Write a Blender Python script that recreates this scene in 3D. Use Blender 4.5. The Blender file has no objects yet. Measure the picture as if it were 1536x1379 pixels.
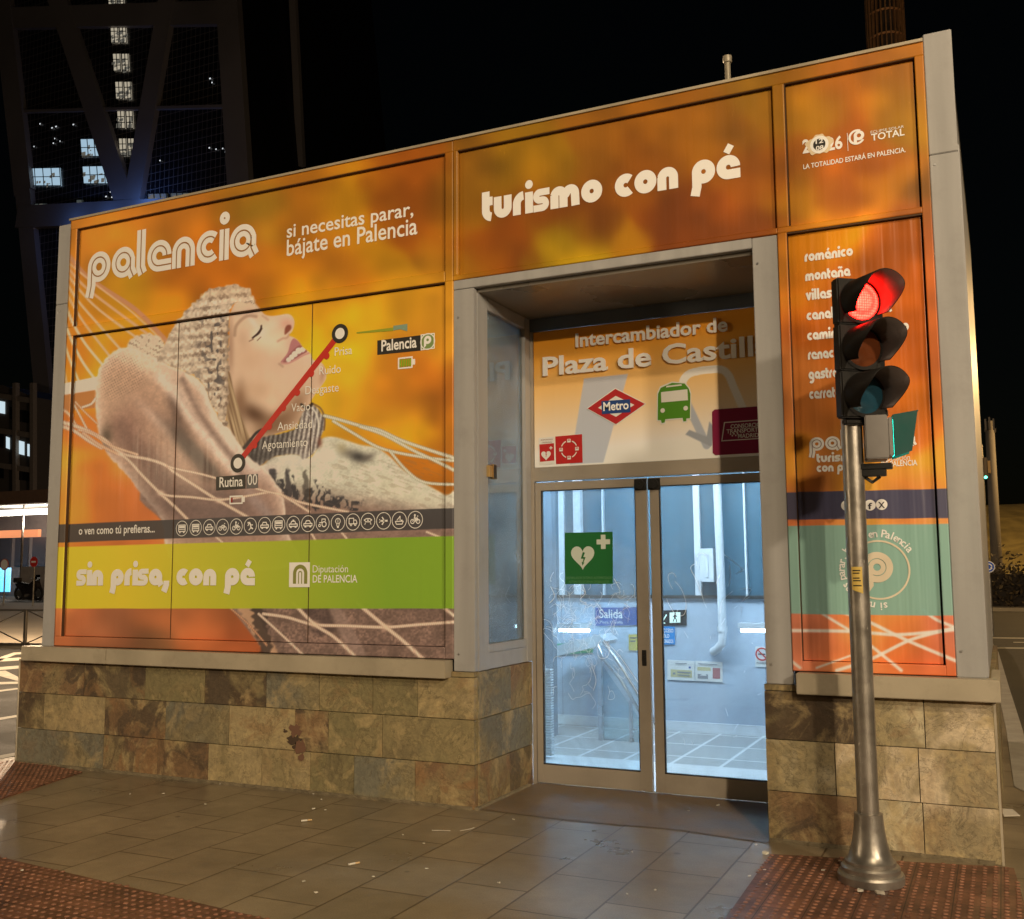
import bpy, bmesh, math, random
import numpy as np
from mathutils import Vector, Matrix
from mathutils.geometry import tessellate_polygon
random.seed(7)
sc = bpy.context.scene
col = sc.collection
rad = math.radians
# ---------------------------------------------------------------- camera
CAM = (0.88815, -6.1356, 1.55); FPX = 1539.96; YAW, PITCH, ROLL = -0.442705, 0.108414, -0.0071486
def _axes():
    a, b, g = YAW, PITCH, ROLL
    fw = Vector((math.sin(a)*math.cos(b), math.cos(a)*math.cos(b), math.sin(b)))
    rt = Vector((math.cos(a), -math.sin(a), 0)); up = rt.cross(fw)
    return rt*math.cos(g)+up*math.sin(g), up*math.cos(g)-rt*math.sin(g), fw
RT, UP, FW = _axes()
cd = bpy.data.cameras.new('camera'); cam = bpy.data.objects.new('camera', cd); col.objects.link(cam)
cd.sensor_fit = 'HORIZONTAL'; cd.sensor_width = 36; cd.lens = FPX/1536*36; cd.clip_start = .05; cd.clip_end = 2000
m3 = Matrix((RT, UP, -FW)).transposed(); cam.matrix_world = Matrix.Translation(CAM) @ m3.to_4x4()
sc.camera = cam
# ---------------------------------------------------------------- night sky, faint moon
w = bpy.data.worlds.new('World'); sc.world = w; w.use_nodes = True
nt = w.node_tree; nt.nodes.clear()
sky = nt.nodes.new('ShaderNodeTexSky'); sky.sky_type = 'NISHITA'; sky.sun_disc = False
sky.sun_elevation = rad(4); sky.sun_rotation = rad(200)
bg = nt.nodes.new('ShaderNodeBackground'); bg.inputs['Strength'].default_value = .0006
wo = nt.nodes.new('ShaderNodeOutputWorld'); nt.links.new(sky.outputs[0], bg.inputs[0]); nt.links.new(bg.outputs[0], wo.inputs[0])
sl = bpy.data.lights.new('moon', 'SUN'); sl.energy = .01; sl.angle = rad(.5); sl.color = (1, .95, .88)
so = bpy.data.objects.new('moon', sl); col.objects.link(so); so.rotation_euler = (rad(60), 0, rad(30))
sc.view_settings.view_transform = 'Standard'; sc.view_settings.look = 'None'; sc.view_settings.exposure = 0; sc.view_settings.gamma = 1
sc.cycles.max_bounces = 8; sc.cycles.transparent_max_bounces = 24; sc.cycles.caustics_reflective = False; sc.cycles.caustics_refractive = False
sc.cycles.use_denoising = True; sc.cycles.sample_clamp_indirect = 6
# street lamps that light the place, the last an added low fill: x, y, z, watts, radius, colour
LAMPS = [(12.5, -25.5, 8.2, 12500, .22, (1, .77, .50)), (13.8, -13.2, 8.0, 5600, .50, (1, .80, .55)), (4.6, -9.6, 8.4, 1900, .16, (1, .77, .48)), (-17.5, 11.0, 8.0, 9000, .2, (1, .72, .45)), (-14.0, -9.5, 3.6, 800, .5, (1, .75, .46))]
# ---------------------------------------------------------------- helpers
def P(px, py, Y=0.0):                     # where the sight line through a photograph point meets the plane y = Y
    d = FW*FPX+RT*(px-768)-UP*(py-689.5); t = (Y-CAM[1])/d.y
    return Vector(CAM)+d*t
def G(px, py, z=0.0):                     # ... meets the level z
    d = FW*FPX+RT*(px-768)-UP*(py-689.5); t = (z-CAM[2])/d.z
    return Vector(CAM)+d*t
def PX(px, py, X):                        # ... meets the plane x = X
    d = FW*FPX+RT*(px-768)-UP*(py-689.5); t = (X-CAM[0])/d.x
    return Vector(CAM)+d*t
def proj(x, y, z):
    dx, dy, dz = x-CAM[0], y-CAM[1], z-CAM[2]
    a = dx*RT.x+dy*RT.y+dz*RT.z; b = dx*UP.x+dy*UP.y+dz*UP.z; c = dx*FW.x+dy*FW.y+dz*FW.z
    return 768+FPX*a/c, 689.5-FPX*b/c
def lin(c): c = np.asarray(c, float)/255.; return np.where(c <= .04045, c/12.92, ((c+.055)/1.055)**2.4)
def tag(o, label=None, cat=None, group=None, kind=None):
    if label: o['label'] = label
    if cat: o['category'] = cat
    if group: o['group'] = group
    if kind: o['kind'] = kind
    return o
def empty(name, loc=(0, 0, 0), rz=0.0):
    o = bpy.data.objects.new(name, None); o.location = loc; o.rotation_euler = (0, 0, rz); o.empty_display_size = .2; col.objects.link(o); return o
def link(name, me, mats, parent=None, smooth=False):
    me.validate(); 
    for m in (mats if isinstance(mats, (list, tuple)) else [mats]): me.materials.append(m)
    if smooth:
        me.polygons.foreach_set('use_smooth', [True]*len(me.polygons))
    o = bpy.data.objects.new(name, me); col.objects.link(o)
    if parent is not None: o.parent = parent
    return o
class MB:                                 # mesh builder
    def __init__(s): s.v = []; s.f = []; s.m = []
    def add(s, vs, fs, mi=0):
        b = len(s.v); s.v += [tuple(v) for v in vs]; s.f += [tuple(b+i for i in f) for f in fs]; s.m += [mi]*len(fs); return s
    def box(s, x0, x1, y0, y1, z0, z1, mi=0):
        return s.add([(x0, y0, z0), (x1, y0, z0), (x1, y1, z0), (x0, y1, z0), (x0, y0, z1), (x1, y0, z1), (x1, y1, z1), (x0, y1, z1)],
                     [(0, 3, 2, 1), (4, 5, 6, 7), (0, 1, 5, 4), (1, 2, 6, 5), (2, 3, 7, 6), (3, 0, 4, 7)], mi)
    def obox(s, c, ax, ay, az, mi=0):     # oriented box from half axes
        c = Vector(c); ax = Vector(ax); ay = Vector(ay); az = Vector(az)
        vs = [c+ax*i+ay*j+az*k for k in (-1, 1) for j in (-1, 1) for i in (-1, 1)]
        return s.add(vs, [(0, 2, 3, 1), (4, 5, 7, 6), (0, 1, 5, 4), (2, 6, 7, 3), (0, 4, 6, 2), (1, 3, 7, 5)], mi)
    def bar(s, a, b, w, h=None, mi=0, up=(0, 0, 1)):
        a = Vector(a); b = Vector(b); h = h or w; d = (b-a).normalized(); u = Vector(up)
        sd = d.cross(u)
        if sd.length < 1e-3: sd = d.cross(Vector((0, 1, 0)))
        sd.normalize(); u2 = sd.cross(d)
        return s.obox((a+b)/2, (b-a)/2, sd*w/2, u2*h/2, mi)
    def tube(s, pts, r, n=12, mi=0, cap=True):
        pts = [Vector(p) for p in pts]; rs = r if isinstance(r, (list, tuple)) else [r]*len(pts)
        b = len(s.v); prev = None
        for i, p in enumerate(pts):
            d = (pts[min(i+1, len(pts)-1)]-pts[max(i-1, 0)]).normalized()
            if prev is None:
                u = d.orthogonal().normalized()
            else:
                u = (prev-d*prev.dot(d)); u = u.normalized() if u.length > 1e-6 else d.orthogonal().normalized()
            prev = u; v = d.cross(u)
            for k in range(n):
                a = 2*math.pi*k/n; s.v.append(tuple(p+(u*math.cos(a)+v*math.sin(a))*rs[i]))
        for i in range(len(pts)-1):
            for k in range(n):
                s.f.append((b+i*n+k, b+i*n+(k+1) % n, b+(i+1)*n+(k+1) % n, b+(i+1)*n+k)); s.m.append(mi)
        if cap:
            s.f.append(tuple(b+k for k in range(n))[::-1]); s.m.append(mi)
            s.f.append(tuple(b+(len(pts)-1)*n+k for k in range(n))); s.m.append(mi)
        return s
    def lathe(s, prof, c=(0, 0, 0), n=32, mi=0):
        b = len(s.v)
        for r, z in prof:
            for k in range(n):
                a = 2*math.pi*k/n; s.v.append((c[0]+r*math.cos(a), c[1]+r*math.sin(a), c[2]+z))
        for i in range(len(prof)-1):
            for k in range(n):
                s.f.append((b+i*n+k, b+i*n+(k+1) % n, b+(i+1)*n+(k+1) % n, b+(i+1)*n+k)); s.m.append(mi)
        s.f.append(tuple(b+k for k in range(n))[::-1]); s.m.append(mi); s.f.append(tuple(b+(len(prof)-1)*n+k for k in range(n))); s.m.append(mi)
        return s
    def poly(s, pts, thick=None, mi=0):   # flat polygon; thick = vector for a solid plate
        pts = [Vector(p) for p in pts]; n = len(pts); tri = tessellate_polygon([pts])
        if thick is None: return s.add(pts, tri, mi)
        t = Vector(thick)
        return s.add(pts+[p+t for p in pts], [tuple(x) for x in tri]+[tuple(i+n for i in x[::-1]) for x in tri]+[(i, (i+1) % n, n+(i+1) % n, n+i) for i in range(n)], mi)
    def build(s, name, mats, parent=None, smooth=False, bevel=0):
        me = bpy.data.meshes.new(name); me.from_pydata(s.v, [], s.f)
        me.polygons.foreach_set('material_index', s.m)
        bm = bmesh.new(); bm.from_mesh(me); bmesh.ops.recalc_face_normals(bm, faces=bm.faces)
        if bevel: bmesh.ops.bevel(bm, geom=list(bm.edges), offset=bevel, segments=2, affect='EDGES', clamp_overlap=True)
        bm.to_mesh(me); bm.free()
        return link(name, me, mats, parent, smooth)
def box(name, x0, x1, y0, y1, z0, z1, m, parent=None, bevel=0): return MB().box(x0, x1, y0, y1, z0, z1).build(name, m, parent, bevel=bevel)
def smooth_by_angle(o, ang=35):
    me = o.data; bm = bmesh.new(); bm.from_mesh(me)
    for f in bm.faces: f.smooth = True
    for e in bm.edges:
        e.smooth = not (len(e.link_faces) == 2 and e.calc_face_angle(0) > rad(ang))
    bm.to_mesh(me); bm.free(); return o
# ---------------------------------------------------------------- materials
def nodes(name):
    m = bpy.data.materials.new(name); m.use_nodes = True; n = m.node_tree; b = n.nodes['Principled BSDF']; return m, n, b
def noise_mat(name, c, rough=.5, metal=0.0, var=.12, scale=3.0, bump=0.0, bscale=40, spec=.5, stain=0.0, streak=False):
    m, n, b = nodes(name); L = n.links
    tc = n.nodes.new('ShaderNodeTexCoord'); no = n.nodes.new('ShaderNodeTexNoise'); no.inputs['Scale'].default_value = scale; no.inputs['Detail'].default_value = 6
    src = tc.outputs['Object']
    if streak:
        mp = n.nodes.new('ShaderNodeMapping'); mp.inputs['Scale'].default_value = (6, 6, .35); L.new(src, mp.inputs[0]); src = mp.outputs[0]
    L.new(src, no.inputs['Vector'])
    mr = n.nodes.new('ShaderNodeMapRange'); mr.inputs[1].default_value = .3; mr.inputs[2].default_value = .7; mr.inputs[3].default_value = 1-var; mr.inputs[4].default_value = 1+var
    L.new(no.outputs['Fac'], mr.inputs[0])
    mx = n.nodes.new('ShaderNodeMix'); mx.data_type = 'RGBA'; mx.blend_type = 'MULTIPLY'; mx.inputs[0].default_value = 1; mx.inputs[6].default_value = (*c, 1); L.new(mr.outputs[0], mx.inputs[7])
    out = mx.outputs[2]
    if stain:
        n2 = n.nodes.new('ShaderNodeTexNoise'); n2.inputs['Scale'].default_value = scale*2.3; n2.inputs['Detail'].default_value = 9; n2.inputs['Roughness'].default_value = .7; L.new(tc.outputs['Object'], n2.inputs['Vector'])
        cr = n.nodes.new('ShaderNodeMapRange'); cr.inputs[1].default_value = .52; cr.inputs[2].default_value = .72; cr.inputs[3].default_value = 0; cr.inputs[4].default_value = stain; L.new(n2.outputs['Fac'], cr.inputs[0])
        m2 = n.nodes.new('ShaderNodeMix'); m2.data_type = 'RGBA'; L.new(cr.outputs[0], m2.inputs[0]); L.new(out, m2.inputs[6]); m2.inputs[7].default_value = (c[0]*.35, c[1]*.32, c[2]*.3, 1); out = m2.outputs[2]
    L.new(out, b.inputs['Base Color'])
    r2 = n.nodes.new('ShaderNodeMapRange'); r2.inputs[1].default_value = .3; r2.inputs[2].default_value = .7; r2.inputs[3].default_value = max(.02, rough-.08); r2.inputs[4].default_value = min(1, rough+.1); L.new(no.outputs['Fac'], r2.inputs[0]); L.new(r2.outputs[0], b.inputs['Roughness'])
    b.inputs['Metallic'].default_value = metal; b.inputs['Specular IOR Level'].default_value = spec
    if bump:
        n3 = n.nodes.new('ShaderNodeTexNoise'); n3.inputs['Scale'].default_value = bscale; n3.inputs['Detail'].default_value = 5; L.new(tc.outputs['Object'], n3.inputs['Vector'])
        bp = n.nodes.new('ShaderNodeBump'); bp.inputs['Strength'].default_value = bump; bp.inputs['Distance'].default_value = .01; L.new(n3.outputs['Fac'], bp.inputs['Height']); L.new(bp.outputs[0], b.inputs['Normal'])
    return m
def flat(name, c, rough=.5, metal=0, spec=.4):
    m, n, b = nodes(name); b.inputs['Base Color'].default_value = (*c, 1); b.inputs['Roughness'].default_value = rough; b.inputs['Metallic'].default_value = metal; b.inputs['Specular IOR Level'].default_value = spec; return m
def emis(name, c, s, base=(.8, .8, .8)):
    m, n, b = nodes(name); b.inputs['Base Color'].default_value = (*base, 1); b.inputs['Emission Color'].default_value = (*c, 1); b.inputs['Emission Strength'].default_value = s; b.inputs['Roughness'].default_value = .3; return m
def glass(name, tint=(1, 1, 1), refl=.06, rough=.02, dirt=0.0):
    m = bpy.data.materials.new(name); m.use_nodes = True; n = m.node_tree; n.nodes.clear(); L = n.links
    o = n.nodes.new('ShaderNodeOutputMaterial'); t = n.nodes.new('ShaderNodeBsdfTransparent'); t.inputs[0].default_value = (*tint, 1)
    g = n.nodes.new('ShaderNodeBsdfGlossy'); g.inputs['Roughness'].default_value = rough
    fr = n.nodes.new('ShaderNodeFresnel'); fr.inputs[0].default_value = 1.45
    ad = n.nodes.new('ShaderNodeMath'); ad.operation = 'ADD'; ad.inputs[1].default_value = refl-.04; ad.use_clamp = True; L.new(fr.outputs[0], ad.inputs[0])
    mx = n.nodes.new('ShaderNodeMixShader'); L.new(ad.outputs[0], mx.inputs[0]); L.new(t.outputs[0], mx.inputs[1]); L.new(g.outputs[0], mx.inputs[2])
    out = mx.outputs[0]
    if dirt:
        tc = n.nodes.new('ShaderNodeTexCoord'); no = n.nodes.new('ShaderNodeTexNoise'); no.inputs['Scale'].default_value = 2.2; no.inputs['Detail'].default_value = 8; no.inputs['Roughness'].default_value = .65; no.inputs['Distortion'].default_value = .6; L.new(tc.outputs['Object'], no.inputs['Vector'])
        mr = n.nodes.new('ShaderNodeMapRange'); mr.inputs[1].default_value = .35; mr.inputs[2].default_value = .75; mr.inputs[3].default_value = dirt*.3; mr.inputs[4].default_value = dirt; L.new(no.outputs['Fac'], mr.inputs[0])
        d = n.nodes.new('ShaderNodeBsdfDiffuse'); d.inputs[0].default_value = (.8, .84, .86, 1); tr = n.nodes.new('ShaderNodeBsdfTranslucent'); tr.inputs[0].default_value = (.8, .84, .86, 1); a2 = n.nodes.new('ShaderNodeMixShader'); L.new(d.outputs[0], a2.inputs[1]); L.new(tr.outputs[0], a2.inputs[2])
        m2 = n.nodes.new('ShaderNodeMixShader'); L.new(mr.outputs[0], m2.inputs[0]); L.new(out, m2.inputs[1]); L.new(a2.outputs[0], m2.inputs[2]); out = m2.outputs[0]
    L.new(out, o.inputs[0]); return m
def vcol_mat(name, rough=.33, coat=.25, wave=0.0, attr='art'):
    m, n, b = nodes(name); L = n.links
    a = n.nodes.new('ShaderNodeAttribute'); a.attribute_name = attr; L.new(a.outputs['Color'], b.inputs['Base Color'])
    b.inputs['Roughness'].default_value = rough; b.inputs['Specular IOR Level'].default_value = .4; b.inputs['Coat Weight'].default_value = coat; b.inputs['Coat Roughness'].default_value = .16
    tc = n.nodes.new('ShaderNodeTexCoord'); mp = n.nodes.new('ShaderNodeMapping'); mp.inputs['Scale'].default_value = (9, 1, .35); L.new(tc.outputs['Object'], mp.inputs[0])
    no = n.nodes.new('ShaderNodeTexNoise'); no.inputs['Scale'].default_value = 1.6; no.inputs['Detail'].default_value = 2; L.new(mp.outputs[0], no.inputs['Vector'])
    bp = n.nodes.new('ShaderNodeBump'); bp.inputs['Strength'].default_value = wave; bp.inputs['Distance'].default_value = .02; L.new(no.outputs['Fac'], bp.inputs['Height'])
    L.new(bp.outputs[0], b.inputs['Normal']); L.new(bp.outputs[0], b.inputs['Coat Normal'])
    return m
M = {}
M['alu'] = noise_mat('painted_aluminium', (.345, .345, .35), .42, 0, .10, 1.5, .05, 60, .5, .18, streak=True)
M['alu2'] = noise_mat('sill_aluminium', (.42, .37, .28), .38, .15, .12, 2.5, .05, 60, .5, .25)
M['bronze'] = noise_mat('door_frame_metal', (.36, .32, .27), .36, .25, .10, 2.0, .03, 90, .5, .15)
M['soffit'] = noise_mat('soffit_metal', (.26, .24, .21), .30, .3, .15, 1.2)
M['black'] = flat('black_plastic', (.012, .012, .012), .45)
M['dark'] = flat('dark_gap', (.02, .018, .016), .8)
M['white'] = flat('white_vinyl_lettering', (.86, .86, .86), .5)
M['offwhite'] = flat('off_white', (.72, .72, .70), .5)
M['charcoal'] = flat('charcoal_print', (.030, .028, .026), .45)
M['greyp'] = flat('grey_print', (.13, .13, .14), .45)
M['red'] = flat('red_print', (.55, .03, .02), .45)
M['green'] = flat('green_print', (.02, .22, .06), .45)
M['inwall'] = noise_mat('interior_panel', (.46, .54, .64), .45, 0, .05, 1.2, .02, 20, .4, .06)
M['inwhite'] = noise_mat('interior_white', (.72, .76, .80), .45, 0, .05, 2.0)
M['steel'] = noise_mat('brushed_steel', (.55, .56, .58), .3, .9, .1, 4)
M['galv'] = noise_mat('galvanised_steel', (.40, .37, .33), .36, .75, .22, 9, .12, 30, .5, .3)
M['darkmetal'] = noise_mat('dark_metal', (.05, .045, .04), .5, .3, .2, 4)
M['concrete'] = noise_mat('concrete', (.30, .28, .25), .8, 0, .15, 2, .2, 30, .3, .2)
def letters(name, s, p0, p1, hcap, Y, m, parent=None, bold=0.0, depth=.0015, center=False, font_h=.682, world=None):
    """flat lettering on a plane y = Y from photograph point p0 (baseline start) to p1 (baseline end); hcap in metres"""
    cu = bpy.data.curves.new('lettering', 'FONT'); cu.body = s; cu.size = 1; cu.offset = bold; cu.resolution_u = 3
    o = bpy.data.objects.new('lettering', cu); col.objects.link(o)
    bpy.context.view_layer.update(); dg = bpy.context.evaluated_depsgraph_get()
    me = bpy.data.meshes.new_from_object(o.evaluated_get(dg)); bpy.data.objects.remove(o); bpy.data.curves.remove(cu)
    n = len(me.vertices); co = np.empty(n*3); me.vertices.foreach_get('co', co); co = co.reshape(-1, 3)
    A = P(*p0, Y) if world is None else Vector(world[0]); B = P(*p1, Y) if world is None else Vector(world[1])
    xmin, xmax = co[:, 0].min(), co[:, 0].max(); sx = (B.x-A.x)/(xmax-xmin); sz = hcap/font_h
    out = np.stack([A.x+(co[:, 0]-xmin)*sx, np.full(n, Y), A.z+co[:, 1]*sz], 1)
    fs = [tuple(p.vertices) for p in me.polygons]; bpy.data.meshes.remove(me)
    me = bpy.data.meshes.new(name); me.from_pydata([tuple(v) for v in out], [], fs); me.update()
    return link(name, me, m, parent)
def shape(name, polys, Y, m, parent=None, step=.0004):
    """flat printed shapes: each poly = (points in photograph px, material index)"""
    b = MB()
    for k, (pts, mi) in enumerate(polys): b.poly([P(u, v, Y-step*k) for u, v in pts], mi=mi)
    return b.build(name, m, parent)
def ring_pts(c, r0, r1, Y, n=32, a0=0, a1=2*math.pi):
    vs = []; fs = []
    for k in range(n+1):
        a = a0+(a1-a0)*k/n
        vs += [(c[0]+r0*math.cos(a), Y, c[1]+r0*math.sin(a)), (c[0]+r1*math.cos(a), Y, c[1]+r1*math.sin(a))]
    for k in range(n): fs.append((2*k, 2*k+2, 2*k+3, 2*k+1))
    return vs, fs
def disc(c, r, Y, n=28): return [(c[0]+r*math.cos(2*math.pi*k/n), Y, c[1]+r*math.sin(2*math.pi*k/n)) for k in range(n)]
def ribbon(b, pts, w, Y, mi=0):           # pts (x, z): butt-ended rectangles with a wedge on the outside of every bend
    p = [Vector((q[0], q[1])) for q in pts]; p = [p[0]]+[p[i] for i in range(1, len(p)) if (p[i]-p[i-1]).length > 1e-7]; pn = None
    for i in range(len(p)-1):
        d = (p[i+1]-p[i]).normalized(); n = Vector((-d.y, d.x))*w/2; y_ = Y-.00001*i
        b.add([(v.x, y_, v.y) for v in (p[i]+n, p[i]-n, p[i+1]-n, p[i+1]+n)], [(0, 1, 2, 3)], mi)
        if pn is not None and (pn-n).length > 1e-6:
            s_ = 1 if (pn.x*n.y-pn.y*n.x) < 0 else -1
            m = ((pn+n)/2); k = w/2/max(m.length, w*.2)
            b.add([(v.x, y_-.000005, v.y) for v in (p[i], p[i]+pn*s_, p[i]+m*k*s_, p[i]+n*s_)], [(0, 1, 2, 3)], mi)
        pn = n
# fat rounded letters: every glyph is (advance, strokes); x-height 1
def arc(cx, cy, r, a0, a1, n=18): return [(cx+r*math.cos(rad(a0+(a1-a0)*k/n)), cy+r*math.sin(rad(a0+(a1-a0)*k/n))) for k in range(n+1)]
def glyphs(t):
    h = t/2; r = .5-h; q = 1-h; C = arc(.5, .5, r, 0, 366, 34)
    n_ = [(h, 0), (h, .55)]+arc(.46, .5, .46-h, 180, 0)[1:]+[(.92-h, 0)]
    u_ = [(h, 1), (h, .46)]+arc(.46, .46, .46-h, 180, 360)[1:]+[(.92-h, 1)]
    bowl_tail = [C, [(q, .62), (q, .25), (1.02-h*.4, 0)]]
    g = {'o': (1.04, [C]), 'a': (1.06, bowl_tail), 'c': (.9, [arc(.5, .5, r, 48, 312, 26)]),
         'p': (1.06, [C, [(h, .5), (h, -.1), (h*.55, -.48)]]), 'd': (1.06, [C, [(q, .5), (q, 1.45)]]), 'b': (1.06, [C, [(h, .5), (h, 1.45)]]), 'q': (1.06, [C, [(q, .5), (q, -.45)]]),
         'g': (1.06, [C, [(q, .6), (q, -.05)]+arc(.5, -.05, r, 0, -140, 12)]),
         'e': (1.03, [arc(.5, .5, r, -2, 270, 28)+[(1.0, h)]]),
         'n': (.98, [n_]), 'u': (.98, [u_]), 'm': (1.5, [[(h, 0), (h, .6)]+arc(.42, .55, .42-h, 180, 0)[1:]+[(.84-h, 0)], [(.84-h, .55)]+arc(1.1-h*.6, .55, .42-h, 180, 0)[1:]+[(1.4-h*.9, 0)]]),
         'i': (.40, [[(h, 0), (h, .96)]]), 'l': (.46, [[(h, 1.45), (h, .25), (h+.10, .02)]]), 'j': (.42, [[(h, 1), (h, -.1), (h-.12, -.42)]]),
         'r': (.62, [[(h, 0), (h, .5)]+arc(.55, .5, .55-h, 180, 92, 10)[1:]]),
         't': (.62, [[(h, 1.32), (h, .45)]+arc(.52, .45, .52-h, 180, 265, 10)[1:], [(h, .86), (.56, .86)]]),
         's': (.86, [[(.82, 1-.145), (.34, 1-.145)]+arc(.34, .6775, .1775, 90, 270, 10)[1:]+[(.46, .5)]+arc(.46, .3225, .1775, 90, -90, 10)[1:]+[(.02, .145)]]),
         'v': (.95, [[(h*.8, 1), (.46, h*.5), (.92-h*.8, 1)]]), 'z': (.85, [[(.04, q), (.70, q), (.14, h), (.82, h)]]), ',': (.45, [[(h+.05, .28), (h+.05, .05), (h-.12, -.38)]]), '.': (.4, [[(h, 0), (h, t)]]), ' ': (.55, []), "'": (.3, [])}
    for a, b_ in (('á', 'a'), ('é', 'e'), ('í', 'i'), ('ó', 'o')):
        g[a] = (g[b_][0], g[b_][1]+[[(g[b_][0]*.42, 1.10), (g[b_][0]*.62, 1.42)]])
    g['ñ'] = (g['n'][0], g['n'][1]+[[(.12, 1.2), (.32, 1.28), (.55, 1.18), (.78, 1.28)]])
    return g
def fat(name, s, p0, p1, xh, Y, m, parent=None, t=.34, inline=None, world=None):
    """p0 p1: photograph points of the baseline ends, xh: x-height in metres"""
    gl = glyphs(t); A = P(*p0, Y) if world is None else Vector(world[0]); B = P(*p1, Y) if world is None else Vector(world[1])
    tot = sum(gl[c][0] for c in s); sx = (B.x-A.x)/tot; x = A.x; b = MB(); k = 0
    sw = min(sx, xh)
    def put(st, w, yy, mi):
        # stretch: ribbon made in glyph space, then scaled
        bb = MB(); ribbon(bb, st, w, 0, mi)
        b.add([(x+v[0]*sx, yy+v[1], A.z+v[2]*xh) for v in bb.v], bb.f, mi)
    for c in s:
        adv, sts = gl[c]
        for st in sts:
            ww = t*.72 if (c in 'áéíóñ' and st is sts[-1]) else t
            if c == 's': ww = .31
            put(st, ww, Y-.0003*(k % 3), 0); k += 1
            if inline and st is not None:
                st2 = st
                put(st2, .040, Y-.0022, 1)
        if c in 'ij' :
            vs = [(x+(t/2+.27*math.cos(2*math.pi*q_/20)*.72)*sx, Y-.0001, A.z+(1.30+.2*math.sin(2*math.pi*q_/20))*xh) for q_ in range(20)]
            b.add(vs, [tuple(range(20))], 0)
            if inline:
                vs = [(x+(t/2+.03*math.cos(2*math.pi*q_/10))*sx, Y-.002, A.z+(1.30+.03*math.sin(2*math.pi*q_/10))*xh) for q_ in range(10)]; b.add(vs, [tuple(range(10))], 1)
        x += adv*sx
    return b.build(name, [m, inline] if inline else m, parent)
# ---------------------------------------------------------------- painted advert pictures (numpy, colour attributes)
def _hash(ix, iy, s):
    n = (ix.astype(np.int64)*374761393 + iy.astype(np.int64)*668265263 + s*2147483647) & 0xffffffff
    n = ((n ^ (n >> 13))*1274126177) & 0xffffffff
    n = ((n ^ (n >> 16))*2246822519) & 0xffffffff
    return ((n ^ (n >> 15)) & 0xffffff)/float(0xffffff)
def vnoise(x, y, s=0):
    ix = np.floor(x).astype(np.int64); iy = np.floor(y).astype(np.int64)
    fx = x-ix; fy = y-iy; fx = fx*fx*(3-2*fx); fy = fy*fy*(3-2*fy)
    a = _hash(ix, iy, s); b = _hash(ix+1, iy, s); c = _hash(ix, iy+1, s); d = _hash(ix+1, iy+1, s)
    return (a*(1-fx)+b*fx)*(1-fy)+(c*(1-fx)+d*fx)*fy
def fbm(x, y, sc, s=0, o=4):
    t = 0; a = 1; w = 0
    for k in range(o):
        t = t+a*vnoise(x/sc+17*k, y/sc-9*k, s+k); w += a; a *= .5; sc = sc*.5
    return t/w
def smooth(pts, n=6, closed=True):
    p = np.array(pts, float); m = len(p); out = []
    rng = range(m) if closed else range(m-1)
    for i in rng:
        if closed: a, b, c, d = p[i-1], p[i], p[(i+1) % m], p[(i+2) % m]
        else: a, b, c, d = p[max(i-1, 0)], p[i], p[i+1], p[min(i+2, m-1)]
        for t in np.arange(n)/n:
            out.append(.5*((2*b)+(c-a)*t+(2*a-5*b+4*c-d)*t*t+(3*b-a-3*c+d)*t**3))
    if not closed: out.append(p[-1])
    return np.array(out)
def seg_d(x, y, a, b):
    dx, dy = b-a; l = dx*dx+dy*dy+1e-9
    t = np.clip(((x-a[0])*dx+(y-a[1])*dy)/l, 0, 1)
    return np.hypot(x-a[0]-t*dx, y-a[1]-t*dy)
def sstep(v): v = np.clip(v, 0, 1); return v*v*(3-2*v)
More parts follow.
